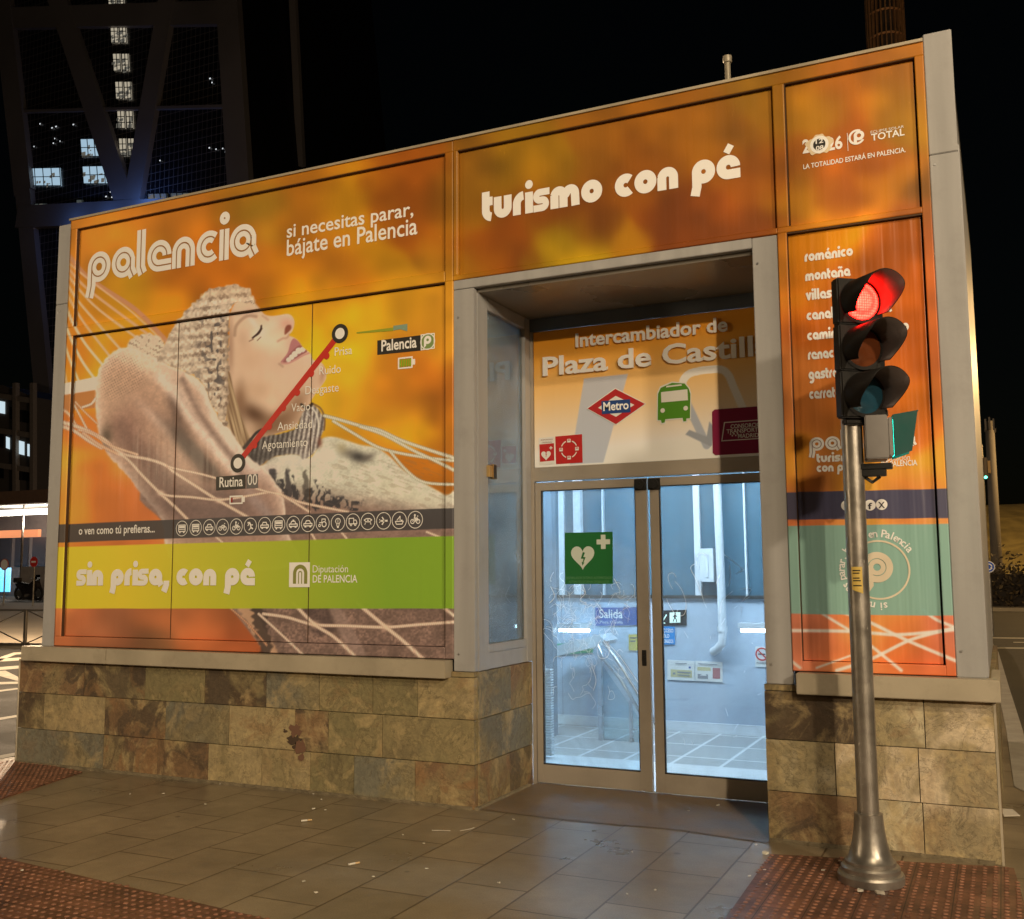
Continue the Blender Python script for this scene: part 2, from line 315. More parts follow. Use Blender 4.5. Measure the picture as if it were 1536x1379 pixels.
class Art:
    def __init__(self, x, y):
        self.x = x; self.y = y; self.c = np.zeros((len(x), 3))
    def mix(self, m, col, idx=None):
        if idx is None: idx = slice(None)
        col = np.asarray(col, float); m = m[:, None]
        self.c[idx] = self.c[idx]*(1-m)+col*m
    def box(self, pts, pad):
        p = np.asarray(pts); return np.where((self.x > p[:, 0].min()-pad) & (self.x < p[:, 0].max()+pad) & (self.y > p[:, 1].min()-pad) & (self.y < p[:, 1].max()+pad))[0]
    def poly_mask(self, pts, soft=1.5, sm=True, wob=0):
        p = smooth(pts, 4) if sm else np.array(pts, float)
        i = self.box(p, soft*2+2); x = self.x[i]; y = self.y[i]
        if wob: x = x+(vnoise(x/5, y/5, 3)-.5)*wob; y = y+(vnoise(x/5, y/5, 4)-.5)*wob
        ins = np.zeros(len(i), bool); d = np.full(len(i), 1e9); n = len(p)
        for k in range(n):
            a = p[k]; b = p[(k+1) % n]
            d = np.minimum(d, seg_d(x, y, a, b))
            cnd = ((a[1] > y) != (b[1] > y))
            if abs(b[1]-a[1]) > 1e-9: ins ^= cnd & (x < (b[0]-a[0])*(y-a[1])/(b[1]-a[1])+a[0])
        sd = np.where(ins, d, -d)
        return i, sstep(.5+sd/(2*soft)), sd
    def line(self, pts, w, col, soft=1.2, sm=True, op=1, twist=0):
        p = smooth(pts, 5, False) if sm and len(pts) > 2 else np.array(pts, float)
        i = self.box(p, w+soft+2); x = self.x[i]; y = self.y[i]; d = np.full(len(i), 1e9)
        for k in range(len(p)-1): d = np.minimum(d, seg_d(x, y, p[k], p[k+1]))
        m = sstep(.5+(w/2-d)/(2*soft))*op
        c = np.asarray(col, float)
        if twist:
            sh = 1.04-.34*np.clip(d/(w/2+.01), 0, 1)**2+.10*np.sin((x*1.3+y*.4)*1.6)
            c = c[None, :]*sh[:, None]
        self.mix(m, c, i)
    def blob(self, cx, cy, rx, ry, col, op=1, ang=0):
        i = self.box([(cx-max(rx, ry)*2.2, cy-max(rx, ry)*2.2), (cx+max(rx, ry)*2.2, cy+max(rx, ry)*2.2)], 0)
        dx = self.x[i]-cx; dy = self.y[i]-cy; ca, sa = math.cos(ang), math.sin(ang)
        u = (dx*ca+dy*sa)/rx; v = (-dx*sa+dy*ca)/ry
        self.mix(np.exp(-(u*u+v*v))*op, col, i)
BLOBS = [  # x, y, radius, colour of the out-of-focus autumn leaves
 (140, 350, 60, (205, 128, 38)), (200, 340, 70, (190, 115, 30)), (190, 430, 50, (212, 158, 22)), (150, 480, 40, (200, 130, 25)),
 (250, 470, 50, (196, 125, 18)), (330, 420, 60, (180, 100, 15)), (400, 320, 35, (150, 118, 25)), (370, 290, 40, (185, 118, 22)), (380, 370, 40, (175, 105, 28)),
 (460, 290, 60, (185, 112, 20)), (520, 290, 40, (192, 135, 15)), (500, 400, 60, (196, 118, 20)), (560, 380, 40, (200, 140, 15)), (620, 260, 60, (160, 82, 12)),
 (640, 330, 50, (165, 85, 12)), (655, 385, 30, (175, 118, 20)), (600, 440, 50, (205, 145, 22)), (430, 420, 50, (190, 112, 12)), (450, 455, 50, (220, 165, 20)),
 (520, 490, 50, (215, 170, 25)), (500, 560, 40, (212, 165, 30)), (560, 560, 50, (190, 130, 25)), (600, 560, 40, (180, 105, 22)), (640, 480, 60, (195, 132, 28)),
 (640, 580, 40, (170, 95, 20)), (610, 620, 40, (200, 140, 28)), (620, 650, 25, (225, 178, 22)), (655, 700, 50, (170, 100, 22)), (650, 640, 40, (185, 110, 20)),
 (120, 560, 40, (228, 150, 28)), (110, 520, 30, (205, 120, 28)), (130, 640, 40, (205, 110, 40)), (110, 680, 40, (240, 150, 40)), (170, 730, 40, (236, 130, 45)),
 (120, 740, 40, (225, 130, 45)), (110, 765, 25, (238, 150, 45)), (200, 760, 40, (200, 110, 50)), (110, 930, 40, (195, 110, 62)), (90, 925, 15, (225, 140, 70)),
 (170, 940, 40, (150, 90, 55)), (230, 955, 25, (110, 75, 45)), (250, 920, 40, (165, 95, 52)), (330, 945, 50, (170, 95, 50)), (350, 970, 40, (160, 80, 40)),
 (700, 250, 40, (175, 115, 18)), (690, 320, 40, (180, 120, 15)), (790, 240, 50, (185, 128, 15)), (800, 270, 30, (190, 128, 15)), (900, 210, 40, (178, 108, 18)),
 (740, 360, 40, (165, 82, 10)), (720, 390, 30, (185, 120, 15)), (860, 370, 40, (208, 160, 15)), (880, 390, 25, (215, 165, 15)), (930, 380, 25, (205, 135, 15)),
 (880, 340, 30, (140, 68, 10)), (830, 320, 40, (150, 75, 10)), (970, 250, 60, (165, 90, 10)), (1000, 190, 50, (178, 105, 15)), (1020, 340, 50, (150, 70, 8)),
 (1080, 340, 40, (185, 88, 15)), (1130, 330, 40, (165, 80, 15)), (1080, 200, 50, (175, 108, 15)), (1130, 140, 50, (170, 115, 15)), (1110, 260, 50, (170, 88, 10)),
 (1050, 160, 50, (168, 98, 14)),
 (1200, 130, 50, (180, 110, 15)), (1280, 110, 50, (165, 90, 12)), (1350, 110, 60, (170, 100, 15)), (1350, 170, 40, (180, 125, 15)), (1210, 170, 40, (185, 125, 18)),
 (1280, 220, 50, (175, 88, 12)), (1190, 250, 40, (175, 95, 15)), (1200, 290, 30, (195, 128, 20)), (1260, 300, 30, (150, 75, 15)), (1330, 280, 35, (190, 115, 18)), (1375, 290, 25, (130, 80, 20)),
 (1270, 345, 40, (205, 128, 20)), (1190, 380, 40, (190, 115, 20)), (1340, 380, 50, (168, 85, 28)), (1200, 430, 40, (185, 105, 22)), (1370, 450, 50, (185, 90, 25)), (1250, 480, 50, (190, 95, 25)),
 (1380, 520, 40, (165, 80, 22)), (1320, 560, 50, (180, 90, 28)), (1380, 600, 40, (190, 100, 25)), (1220, 600, 50, (175, 100, 40)), (1350, 660, 40, (185, 95, 35)),
 (1400, 690, 30, (215, 150, 40)), (1310, 720, 50, (205, 140, 40)), (1190, 700, 30, (200, 130, 35)), (1240, 720, 40, (185, 110, 50)), (1380, 720, 40, (200, 120, 45)),
 (1200, 960, 50, (200, 115, 80)), (1260, 990, 50, (190, 105, 60)), (1330, 960, 50, (215, 130, 62)), (1370, 990, 50, (200, 95, 45)), (1410, 940, 40, (205, 115, 80)), (1200, 770, 50, (200, 110, 60)), (1350, 770, 50, (205, 125, 65))]
def foliage(A):
    x, y = A.x, A.y
    wx = x+(fbm(x, y, 60, 5, 2)-.5)*60; wy = y+(fbm(x, y, 60, 9, 2)-.5)*60
    num = np.zeros((len(x), 3)); den = np.zeros(len(x))+1e-12
    for (bx, by, r, c) in BLOBS:
        k = 1.0  # upper panels printed darker, standing in for light falling off with height
        if by < 420 and bx < 680: k = .98-.16*max(0, (bx-350)/330)
        elif by < 420 and bx < 1170: k = .74
        elif by < 310: k = .88
        elif bx < 680: k = 1.0
        c = np.array(c, float)*k*np.array((1.04, .97, .9))
        w = np.exp(-((wx-bx)**2+(wy-by)**2)/(r*r*.8))+1e-7/(1+((wx-bx)**2+(wy-by)**2)/1e4)
        num += w[:, None]*np.array(c, float); den += w
    col = num/den[:, None]
    n = fbm(x, y, 50, 21, 2)
    col = col*(0.80+.40*n)[:, None]
    A.c = col
def knit(A, i, sx, sy, ang, amt, seed, dark, thr=.62):
    x = A.x[i]; y = A.y[i]; ca, sa = math.cos(ang), math.sin(ang)
    u = (x*ca+y*sa); v = (-x*sa+y*ca)
    v2 = v+2.4*np.sin(u/sx*2*math.pi/1.0)*.35
    r = np.sin(v2/sy*2*math.pi)*.5+.5
    n = vnoise(u/sx*1.7, v/sy*1.2, seed)*.6+vnoise(u/1.6, v/1.6, seed+1)*.4
    d = (n*.72+.28*(1-r))
    return np.clip((d-thr)/(1-thr)*2.6, 0, 1)*amt, r, n
def paint_left(x, y):
    A = Art(x, y); foliage(A)
    sk = (236, 196, 150)
    # hammock strings fanning out at the upper left
    for pts, w, c in [([(104, 385), (130, 415), (160, 436), (205, 466), (250, 512)], 7, (196, 128, 82)), ([(104, 396), (150, 432), (200, 470), (244, 512)], 2.5, (232, 168, 118)), ([(100, 400), (125, 428), (160, 456), (236, 512)], 4, (218, 158, 108)),
                      ([(98, 408), (120, 436), (150, 466), (212, 512)], 3.6, (226, 168, 118)), ([(96, 418), (116, 450), (145, 484), (184, 528)], 3.6, (230, 172, 122)),
                      ([(95, 432), (112, 462), (130, 490), (165, 535)], 3.4, (230, 168, 118)), ([(94, 448), (108, 482), (128, 516), (156, 550)], 3.8, (240, 188, 142)),
                      ([(92, 466), (103, 500), (122, 540), (146, 574)], 3.8, (244, 192, 146)), ([(90, 492), (98, 520), (108, 548), (120, 576)], 3.4, (242, 190, 140)), ([(89, 520), (94, 545), (100, 575)], 2.6, (236, 180, 130))]:
        A.line(pts, w, c, 1.3)
    i, m, _ = A.poly_mask([(88, 593), (145, 582), (146, 612), (92, 617)], 1.5, False); A.mix(m*.85, (178, 108, 58), i)
    i, m, _ = A.poly_mask([(88, 577), (150, 564), (150, 584), (88, 594)], 1.2, False); A.mix(m, (240, 200, 168), i)
    # dark body of the sweater under everything
    body = [(384, 700), (405, 688), (417, 684), (441, 681), (464, 687), (474, 676), (483, 658), (504, 656), (539, 667), (565, 672), (586, 686), (605, 705), (635, 724), (668, 743), (690, 757),
            (690, 1010), (420, 1010), (402, 985), (372, 945), (340, 905), (300, 862), (262, 815), (242, 780), (210, 740), (300, 700)]
    i, m, sd = A.poly_mask(body, 2.2)
    xx, yy = A.x[i], A.y[i]
    t = sstep((yy-(722+(xx-520)*.13))/50.)
    cream = np.array((214, 196, 160.)); brown = np.array((140, 104, 84.))
    tex = fbm(xx, yy, 9, 31, 3); tex2 = vnoise(xx/2.2, yy/2.0, 33)
    col = cream*(1-t)[:, None]+brown*t[:, None]
    col = col*(.86+.22*tex+.12*(tex2-.5))[:, None]
    A.mix(m, col, i)
    # lower (below the green band) knitted texture
    i = np.where(y > 905)[0]; xx, yy = A.x[i], A.y[i]
    edge = sstep((xx-(345+(yy-913)*.95))/14.)
    wv = .75+.5*vnoise(xx/2.4, yy/2.4, 41)*fbm(xx, yy, 16, 43, 2)*1.3
    A.mix(edge, np.array((132, 98, 78.))*wv[:, None], i)
    i, m, _ = A.poly_mask([(352, 905), (372, 905), (402, 950), (420, 990), (405, 990), (385, 960)], 3, True, 6); A.mix(m*.75, (205, 150, 105), i)
    i, m, _ = A.poly_mask([(378, 915), (398, 918), (402, 945), (408, 975), (395, 985), (384, 950)], 3, True, 10); A.mix(m*.8, (60, 45, 36), i)
    i, m, _ = A.poly_mask([(490, 905), (508, 905), (552, 990), (530, 990)], 4); A.mix(m*.45, (165, 130, 108), i)
    i, m, _ = A.poly_mask([(455, 905), (485, 905), (502, 945), (470, 950)], 4, True, 4); A.mix(m*.5, (62, 45, 40), i)
    # skin: face, neck
    face = [(344, 500), (344, 479), (347, 465), (356, 452), (374, 452), (386, 459), (396, 471), (406, 474), (418, 473), (430, 471), (437, 473.5), (441, 480), (441.5, 487),
            (438.5, 497), (434, 503), (440, 506), (446, 510), (451, 516), (455, 522), (461, 526), (466, 531), (470, 540), (478, 542), (484, 546), (489, 556), (489, 568), (484, 577), (474, 590),
            (466, 603), (461, 616), (452, 627), (440, 642), (406, 654), (388, 662), (368, 664), (345, 600), (342, 540)]
    i, m, sd = A.poly_mask(face, 1.3)
    xx, yy = A.x[i], A.y[i]
    base = np.array((222, 178, 138.))
    F = Art(A.x[i], A.y[i]); F.c = base*(.97+.06*fbm(xx, yy, 14, 51, 2))[:, None]
    for b in [(400, 512, 26, 14, (232, 196, 156), .85, .2), (388, 500, 18, 8, (236, 204, 166), .7, -.5), (425, 478, 14, 5, (226, 176, 140), .8, 0), (430, 486, 12, 8, (205, 140, 112), .7, 0),
              (408, 487, 12, 8, (232, 190, 152), .6, 0), (372, 470, 14, 8, (208, 162, 130), .7, 0), (380, 484, 14, 5, (232, 192, 160), .85, .9), (376, 540, 26, 22, (206, 158, 118), .7, 0), (365, 510, 12, 16, (190, 142, 106), .5, 0),
              (420, 545, 26, 14, (206, 162, 126), .6, 0), (440, 560, 20, 20, (210, 168, 132), .6, 0), (470, 566, 12, 18, (196, 152, 118), .6, .3), (484, 562, 5, 16, (170, 118, 84), .7, .2),
              (385, 585, 26, 16, (196, 148, 108), .6, 0), (382, 622, 30, 14, (92, 58, 36), .95, .55), (410, 640, 34, 14, (128, 88, 58), .85, -.3), (445, 606, 26, 14, (142, 98, 66), .8, -.9), (360, 600, 10, 26, (130, 88, 58), .8, 0),
              (423, 628, 20, 12, (120, 80, 52), .7, -.4), (356, 640, 10, 20, (100, 70, 46), .8, 0), (346, 520, 5, 45, (150, 104, 76), .6, 0), (462, 540, 10, 7, (214, 172, 138), .6, 0), (436, 516, 8, 10, (214, 160, 130), .6, 0),
              (398, 466, 12, 5, (196, 156, 128), .7, .6)]:
        F.blob(*b)
    F.line([(352, 503), (354, 490), (362, 480), (372, 474), (384, 475)], 4.5, (150, 110, 82), 2.2, op=.62)       # brow crease
    F.line([(394, 474), (402, 480), (398, 476)], 3, (165, 122, 92), 2, op=.5)
    F.line([(379, 507), (386, 501), (391, 494), (392, 489)], 2.6, (52, 32, 26), .9)                 # closed lashes
    F.line([(384, 504), (389, 500), (393, 493)], 1.6, (60, 38, 30), .9)
    F.line([(374, 512), (380, 509)], 1.6, (110, 70, 50), 1.0, op=.7)
    F.line([(386, 511), (391, 506)], 1.2, (90, 58, 44), .8, op=.8)
    j, mm, _ = F.poly_mask([(427, 502), (427.5, 493), (431, 488), (436, 488), (437, 493), (432, 499)], 1.6); F.mix(mm*.85, (120, 52, 36), j)
    F.line([(417, 512), (424, 508), (430, 507), (434, 502)], 3, (172, 118, 90), 2, op=.6)
    j, mm, _ = F.poly_mask([(421, 543), (431, 530), (436, 514), (441, 508), (450, 514), (451, 518), (442, 524), (432, 534), (425, 543)], 1.0); F.mix(mm, (176, 108, 98), j)
    j, mm, _ = F.poly_mask([(424, 544), (433, 532), (443, 522), (452, 518), (461, 527), (452, 533), (440, 541), (430, 544)], 1.0); F.mix(mm, (150, 86, 76), j)
    for k, (tx, ty, r) in enumerate([(433, 540, 3.6), (437.5, 536, 3.9), (442, 531.5, 4.3), (448, 526.5, 4.6), (454, 524.5, 3.9)]):
        j = np.arange(len(F.x)); d = np.hypot(F.x-tx, F.y-ty); F.mix(sstep(.5+(r-d)/1.6), (238, 226, 206), j)
    F.line([(423, 545), (432, 545), (443, 540), (455, 533), (463, 530)], 2.8, (196, 132, 112), 1.2)
    F.line([(419, 546), (424, 550)], 3, (150, 104, 80), 2, op=.5)
    A.c[i] = A.c[i]*(1-m)[:, None]+F.c*m[:, None]
    # re-mask outside the face is untouched: hair falling behind the hat brim
    hair = [(340, 560), (345, 560), (351, 588), (358, 610), (366, 636), (376, 658), (382, 672), (372, 690), (356, 668), (342, 645), (338, 600)]
    i, m, _ = A.poly_mask(hair, 1.6); xx, yy = A.x[i], A.y[i]
    st = vnoise((xx-(yy-560)*.25)/1.7, yy/40, 61)
    A.mix(m, np.array((112, 78, 50.))*(1-st)[:, None]+np.array((196, 158, 112.))*st[:, None], i)
    A.line([(376, 660), (384, 650), (392, 645)], 4, (48, 38, 34), 1.2); A.line([(366, 672), (376, 660)], 5, (60, 46, 40), 2)
    # collar
    col_ = [(378, 668), (392, 657), (426, 649), (445, 641), (451, 625), (458, 613), (468, 607), (479, 615), (486, 628), (487, 641), (482, 655), (480, 668), (471, 680), (456, 690), (445, 682), (417, 684), (400, 692), (384, 701), (374, 690)]
    i, m, _ = A.poly_mask(col_, 1.6, True, 2); xx, yy = A.x[i], A.y[i]
    rib = .5+.5*np.sin((xx*.95+yy*.16)*.95); sh = np.clip(1-np.abs(xx-466)/60, .25, 1)
    colr = (np.array((92, 76, 66.))*(1-rib)[:, None]+np.array((178, 158, 136.))*rib[:, None])*(.55+.6*sh)[:, None]
    A.mix(m, colr*(.8+.4*vnoise(xx/2.2, yy/2.2, 66))[:, None], i)
    A.line([(470, 606), (481, 613), (487, 628), (486, 645)], 2.5, (120, 82, 50), 1.2)
    A.line([(456, 612), (466, 611), (475, 622), (478, 640), (476, 655)], 2.4, (216, 196, 172), 1.2); A.line([(460, 620), (468, 628), (470, 645)], 1.8, (200, 180, 158), 1)
    A.line([(452, 607), (460, 612), (468, 606)], 4, (54, 40, 30), 1.5)
    A.blob(376, 688, 14, 9, (56, 46, 40), .85, -.5); A.blob(400, 686, 12, 8, (70, 60, 52), .6, 0); A.blob(480, 664, 4, 8, (120, 60, 40), .7)
    # folds and the dark jacquard pattern on the cream sweater
    for b in [(520, 680, 16, 7, (92, 76, 60), .6, .1), (538, 686, 15, 8, (46, 40, 36), .85, .2), (552, 686, 12, 5, (90, 76, 64), .7, -.4), (512, 672, 8, 8, (150, 128, 86), .7, .6), (500, 668, 8, 4, (170, 150, 120), .5, .5),
              (490, 684, 22, 10, (226, 208, 176), .7, 0), (440, 692, 26, 9, (220, 196, 170), .7, 0), (405, 706, 16, 10, (206, 172, 150), .7, 0), (590, 730, 40, 16, (212, 192, 150), .5, .3), (640, 752, 30, 12, (214, 196, 156), .5, .4)]:
        A.blob(*b)
    i, m, _ = A.poly_mask([(408, 712), (418, 718), (428, 722), (436, 712), (444, 728), (458, 736), (466, 722), (480, 732), (500, 742), (520, 750), (545, 756), (530, 764), (500, 760), (470, 764), (440, 752), (418, 736)], 3, True, 12)
    xx, yy = A.x[i], A.y[i]; sp = sstep((vnoise(xx/4.2, yy/9, 71)*.7+vnoise(xx/2, yy/4, 72)*.3-.40)*6)
    A.mix(m*sp*.92, (52, 46, 44), i)
    i, m, _ = A.poly_mask([(405, 705), (412, 704), (414, 722), (410, 736), (405, 720)], 2, True, 4); A.mix(m*.85, (50, 44, 44), i)
    i, m, _ = A.poly_mask([(429, 706), (434, 706), (436, 722), (440, 742), (430, 744)], 2, True, 4); A.mix(m*.85, (56, 48, 46), i)
    i, m, _ = A.poly_mask([(455, 708), (460, 709), (466, 735), (464, 758), (456, 756)], 2, True, 4); A.mix(m*.7, (70, 58, 48), i)
    i = np.where((x > 480) & (y > 690) & (y < 780))[0]; xx, yy = A.x[i], A.y[i]
    fl = sstep((vnoise((xx+yy*.9)/14, (yy-xx*.35)/2.6, 77)-.64)*8); A.mix(fl*.22, (128, 98, 74), i)
    # near sleeve: second fold behind, main arm, and cuff at the elbow
    i, m, _ = A.poly_mask([(191, 526), (195, 512), (205, 504), (220, 500), (234, 503), (244, 514), (250, 536), (246, 556), (215, 552)], 2.2, True, 4); xx, yy = A.x[i], A.y[i]
    k, r, n = knit(A, i, 6, 8, .5, .6, 81, None, .6); A.mix(m, np.array((226, 190, 152.))*(.9+.14*n)[:, None], i); A.mix(m*k, (120, 92, 70), i)
    arm = [(236, 539), (250, 546), (269, 553), (285, 561), (300, 572), (309, 582), (314, 597), (320, 612), (330, 630), (342, 641), (356, 661), (368, 680), (380, 692), (398, 704), (412, 722), (424, 744),
           (432, 800), (440, 850), (270, 850), (243, 780), (222, 752), (205, 733), (190, 712), (176, 698), (160, 680), (150, 655), (145, 630), (143, 597), (146, 562), (154, 544), (167, 530), (191, 521), (215, 530)]
    i, m, sd = A.poly_mask(arm, 2.0, True, 2)
    xx, yy = A.x[i], A.y[i]
    # local coordinates: along the arm
    rim = np.exp(-np.clip(sd, 0, 99)/9.)
    g = np.clip((xx-150)/260., 0, 1)
    c0 = np.array((204, 154, 116.)); c1 = np.array((160, 118, 94.))
    cc = c0*(1-g)[:, None]+c1*g[:, None]
    cc = cc*(1-rim)[:, None]+np.array((244, 204, 168.))*rim[:, None]
    G = Art(xx, yy); G.c = cc.copy()
    for b in [(215, 545, 60, 16, (240, 198, 158), .75, .4), (270, 590, 50, 14, (232, 192, 158), .8, .85), (178, 590, 26, 30, (196, 152, 116), .6, 0), (190, 640, 30, 40, (150, 104, 82), .75, .3),
              (215, 680, 45, 26, (128, 88, 70), .7, .6), (160, 655, 9, 18, (84, 66, 48), .85, .1), (250, 640, 46, 12, (160, 116, 92), .6, .8), (236, 632, 36, 7, (228, 182, 148), .7, .8),
              (300, 690, 60, 9, (78, 60, 48), .95, .75), (280, 665, 42, 8, (84, 66, 54), .85, .8), (330, 680, 50, 9, (230, 190, 158), .9, .85), (310, 650, 50, 8, (178, 142, 118), .8, .85), (292, 630, 40, 5, (130, 98, 80), .7, .95),
              (340, 660, 40, 7, (232, 196, 164), .8, .95), (350, 700, 40, 6, (120, 90, 76), .7, .85), (375, 700, 26, 10, (214, 178, 152), .8, .6), (270, 760, 70, 34, (104, 76, 64), .9, .4), (240, 720, 40, 20, (118, 84, 68), .8, .6),
              (340, 770, 50, 20, (112, 86, 74), .8, 0), (400, 770, 34, 8, (150, 122, 106), .8, .9), (380, 750, 20, 8, (170, 138, 120), .6, .9), (330, 745, 40, 14, (98, 72, 62), .7, .2), (262, 580, 12, 26, (196, 158, 128), .4, 0)]:
        G.blob(*b)
    G.line([(262, 600), (270, 640), (288, 676), (312, 714)], 20, (84, 60, 48), 11, op=.72); G.line([(240, 566), (262, 590), (284, 624), (314, 660), (352, 706)], 13, (242, 202, 168), 7, op=.8)
    G.line([(274, 570), (298, 618), (330, 664), (356, 694)], 8, (116, 86, 70), 5, op=.62); G.line([(286, 564), (308, 592), (324, 626), (360, 672), (384, 700)], 11, (240, 204, 170), 6, op=.75)
    G.line([(180, 640), (200, 672), (230, 700), (262, 742)], 22, (112, 78, 62), 14, op=.5)
    fz = fbm(xx, yy, 5, 91, 3)+.4*(vnoise(xx/1.7, yy/1.7, 93)-.5)
    G.c = G.c*(.92+.16*fz)[:, None]
    # stitches on the elbow
    q, mm, _ = G.poly_mask([(158, 545), (185, 532), (212, 548), (216, 575), (190, 592), (165, 600), (152, 580)], 8)
    u = G.x[q]; v = G.y[q]; dots = sstep((np.sin((u*.92+v*.25)*1.25)*np.sin((v*.95-u*.3)*1.15)-.25)*2)
    G.mix(mm*dots*.42, (96, 60, 44), q)
    A.c[i] = A.c[i]*(1-m)[:, None]+G.c*m[:, None]
    i = np.where((x > 270) & (x < 345) & (y > 545) & (y < 700))[0]
    # hat
    hat = [(236, 541), (243, 524), (252, 502), (262, 486), (268, 478), (275, 468), (286, 458), (298, 450), (303, 442), (312, 435), (322, 432), (332, 430), (344, 427), (356, 427), (366, 431), (374, 434), (378, 445), (384, 456), (386, 462),
           (376, 456), (362, 453), (352, 455), (347, 465), (344, 479), (343, 508), (343, 540), (342.5, 577), (341, 606), (340, 638), (330, 630), (320, 612), (314, 597), (309, 582), (300, 572), (285, 561), (269, 553), (250, 546)]
    i, m, sd = A.poly_mask(hat, 1.5, True, 5)
    xx, yy = A.x[i], A.y[i]
    k, r, n = knit(A, i, 9, 13.5, -.12, 1, 101, None, .56)
    s2 = vnoise(xx/3.0, yy/3.4, 107)
    base = np.array((226, 190, 152.))*(.86+.20*r*s2+.16*(s2-.5))[:, None]
    rightness = np.clip((xx-250)/80, 0, 1)
    A.mix(m, base, i); A.mix(m*k*(.35+.65*rightness)*.75, (112, 84, 64), i)
    spk = sstep((vnoise(xx/4.6, yy/6.5, 111)-.70)*9)*np.exp(-((xx-322)/26.)**2)*(yy > 470)*(yy < 610)
    A.mix(m*spk*.8, (70, 60, 56), i)
    A.mix(m*sstep((455-yy)/14.)*.35, (200, 156, 112), i)
    A.mix(m*np.exp(-np.clip(341-xx, 0, 50)/3.5)*(yy > 480)*.45, (110, 80, 58), i)
    # hammock ropes in front
    R1 = (220, 172, 136)
    K = lambda pts, w, c=R1, **k: A.line(pts, w*1.3, c, 1.0, twist=1, **k)
    K([(88, 611), (104, 622), (116, 640), (134, 646)], 3.5, (236, 170, 125)); K([(108, 602), (118, 620), (131, 645)], 2.6, (238, 180, 140)); K([(113, 603), (127, 618), (146, 636)], 2.2, (232, 165, 120)); K([(124, 611), (137, 606), (143, 598)], 3, (240, 190, 150))
    K([(86, 632), (115, 640), (150, 656), (166, 668), (181, 681)], 5, (238, 178, 138)); K([(86, 638), (110, 646), (134, 662), (152, 672)], 4.5, (238, 178, 138)); K([(118, 645), (140, 652), (165, 668), (206, 682)], 3, (225, 165, 125)); K([(125, 650), (150, 668), (178, 682)], 4, (226, 160, 118))
    K([(181, 681), (200, 685), (226, 690), (248, 698), (262, 709), (290, 727), (326, 750), (372, 776)], 4); K([(181, 681), (196, 694), (214, 714), (240, 740), (262, 760), (282, 780)], 4)
    K([(252, 700), (267, 704), (300, 711), (326, 718)], 2.8); K([(240, 740), (255, 744), (288, 746), (328, 750), (372, 744), (402, 739), (418, 741), (445, 752), (480, 760), (522, 768)], 3.2); K([(384, 733), (402, 738), (418, 741)], 3); K([(420, 741), (445, 756), (464, 768)], 3.4)
    for kx, ky in [(181, 681), (241, 740), (328, 751), (418, 741)]: A.blob(kx, ky, 5, 4, (232, 184, 146), .95)
    S = (206, 190, 150)
    K([(487, 624), (510, 630), (544, 640), (570, 646), (600, 660), (640, 674), (690, 690)], 4.2, S); K([(500, 632), (530, 650), (565, 670), (600, 680), (650, 688), (690, 692)], 3.6, S)
    K([(540, 640), (575, 652), (620, 676), (650, 690), (690, 710)], 4, S); K([(584, 676), (610, 706), (638, 724), (690, 727)], 3.4, S)
    K([(395, 921), (430, 926), (470, 937), (520, 939), (579, 941), (630, 937), (685, 933)], 4); K([(440, 905), (472, 937), (500, 955), (532, 984)], 4.5); K([(536, 905), (579, 941), (605, 962), (636, 990)], 5)
    K([(388, 921), (420, 950), (456, 984)], 3.2); K([(662, 908), (672, 917), (690, 930)], 4); K([(340, 908), (372, 936), (400, 968)], 2.2, (190, 130, 90))
    K([(455, 785), (462, 792), (474, 812)], 3); K([(510, 796), (520, 808)], 3); K([(640, 798), (660, 806)], 3); K([(322, 804), (335, 815)], 3)
    for kx, ky in [(472, 937), (579, 941)]: A.blob(kx, ky, 6, 4.5, (228, 180, 140), .95)
    return A
def paint_band(A, L=True):
    x, y = A.x, A.y
    if L:
        yt = 787+(x-85)*(762-787)/593.; yb = 814.5+(x-82)*(793-814.5)/597.
        m = sstep((y-yt)/1.0+.5)*sstep((yb-y)/1.0+.5); A.mix(m*.93, (64, 56, 50))
        gt = 821+(x-82)*(804-821)/597.; gb = 913+0*x
        m = sstep((y-gt)/1.0+.5)*sstep((gb-y)/1.0+.5)
        t = np.clip((x-150)/430., 0, 1)[:, None]
        col = np.array((224, 182, 36.))*(1-t)+np.array((122, 146, 32.))*t
        A.mix(m*.97, col)
    else:
        m = sstep((y-738.5+(x-1182)*.022)+.5)*sstep((780-(x-1182)*.012-y)+.5); A.mix(m*.94, (66, 62, 74))
        m = sstep((y-(789-(x-1184)*.013))+.5)*sstep((921+(x-1184)*.012-y)+.5)
        A.mix(m*.95, (124, 150, 122))
def paint_right(x, y):
    A = Art(x, y); foliage(A)
    if y.max() > 900:
        K = lambda pts, w: A.line(pts, w, (240, 196, 165), 1.6, op=.9)
        K([(1180, 946), (1266, 947), (1310, 950), (1356, 952), (1440, 944)], 5); K([(1225, 915), (1245, 928), (1275, 946)], 4); K([(1262, 918), (1303, 933), (1361, 961), (1440, 994)], 5)
        K([(1385, 915), (1405, 930), (1440, 944)], 4.5); K([(1440, 940), (1400, 950), (1361, 962), (1306, 989), (1255, 1006)], 5); K([(1280, 950), (1309, 971), (1352, 1006)], 4.5); K([(1180, 986), (1200, 1002)], 4); K([(1225, 1002), (1300, 975)], 3)
        paint_band(A, False)
    return A
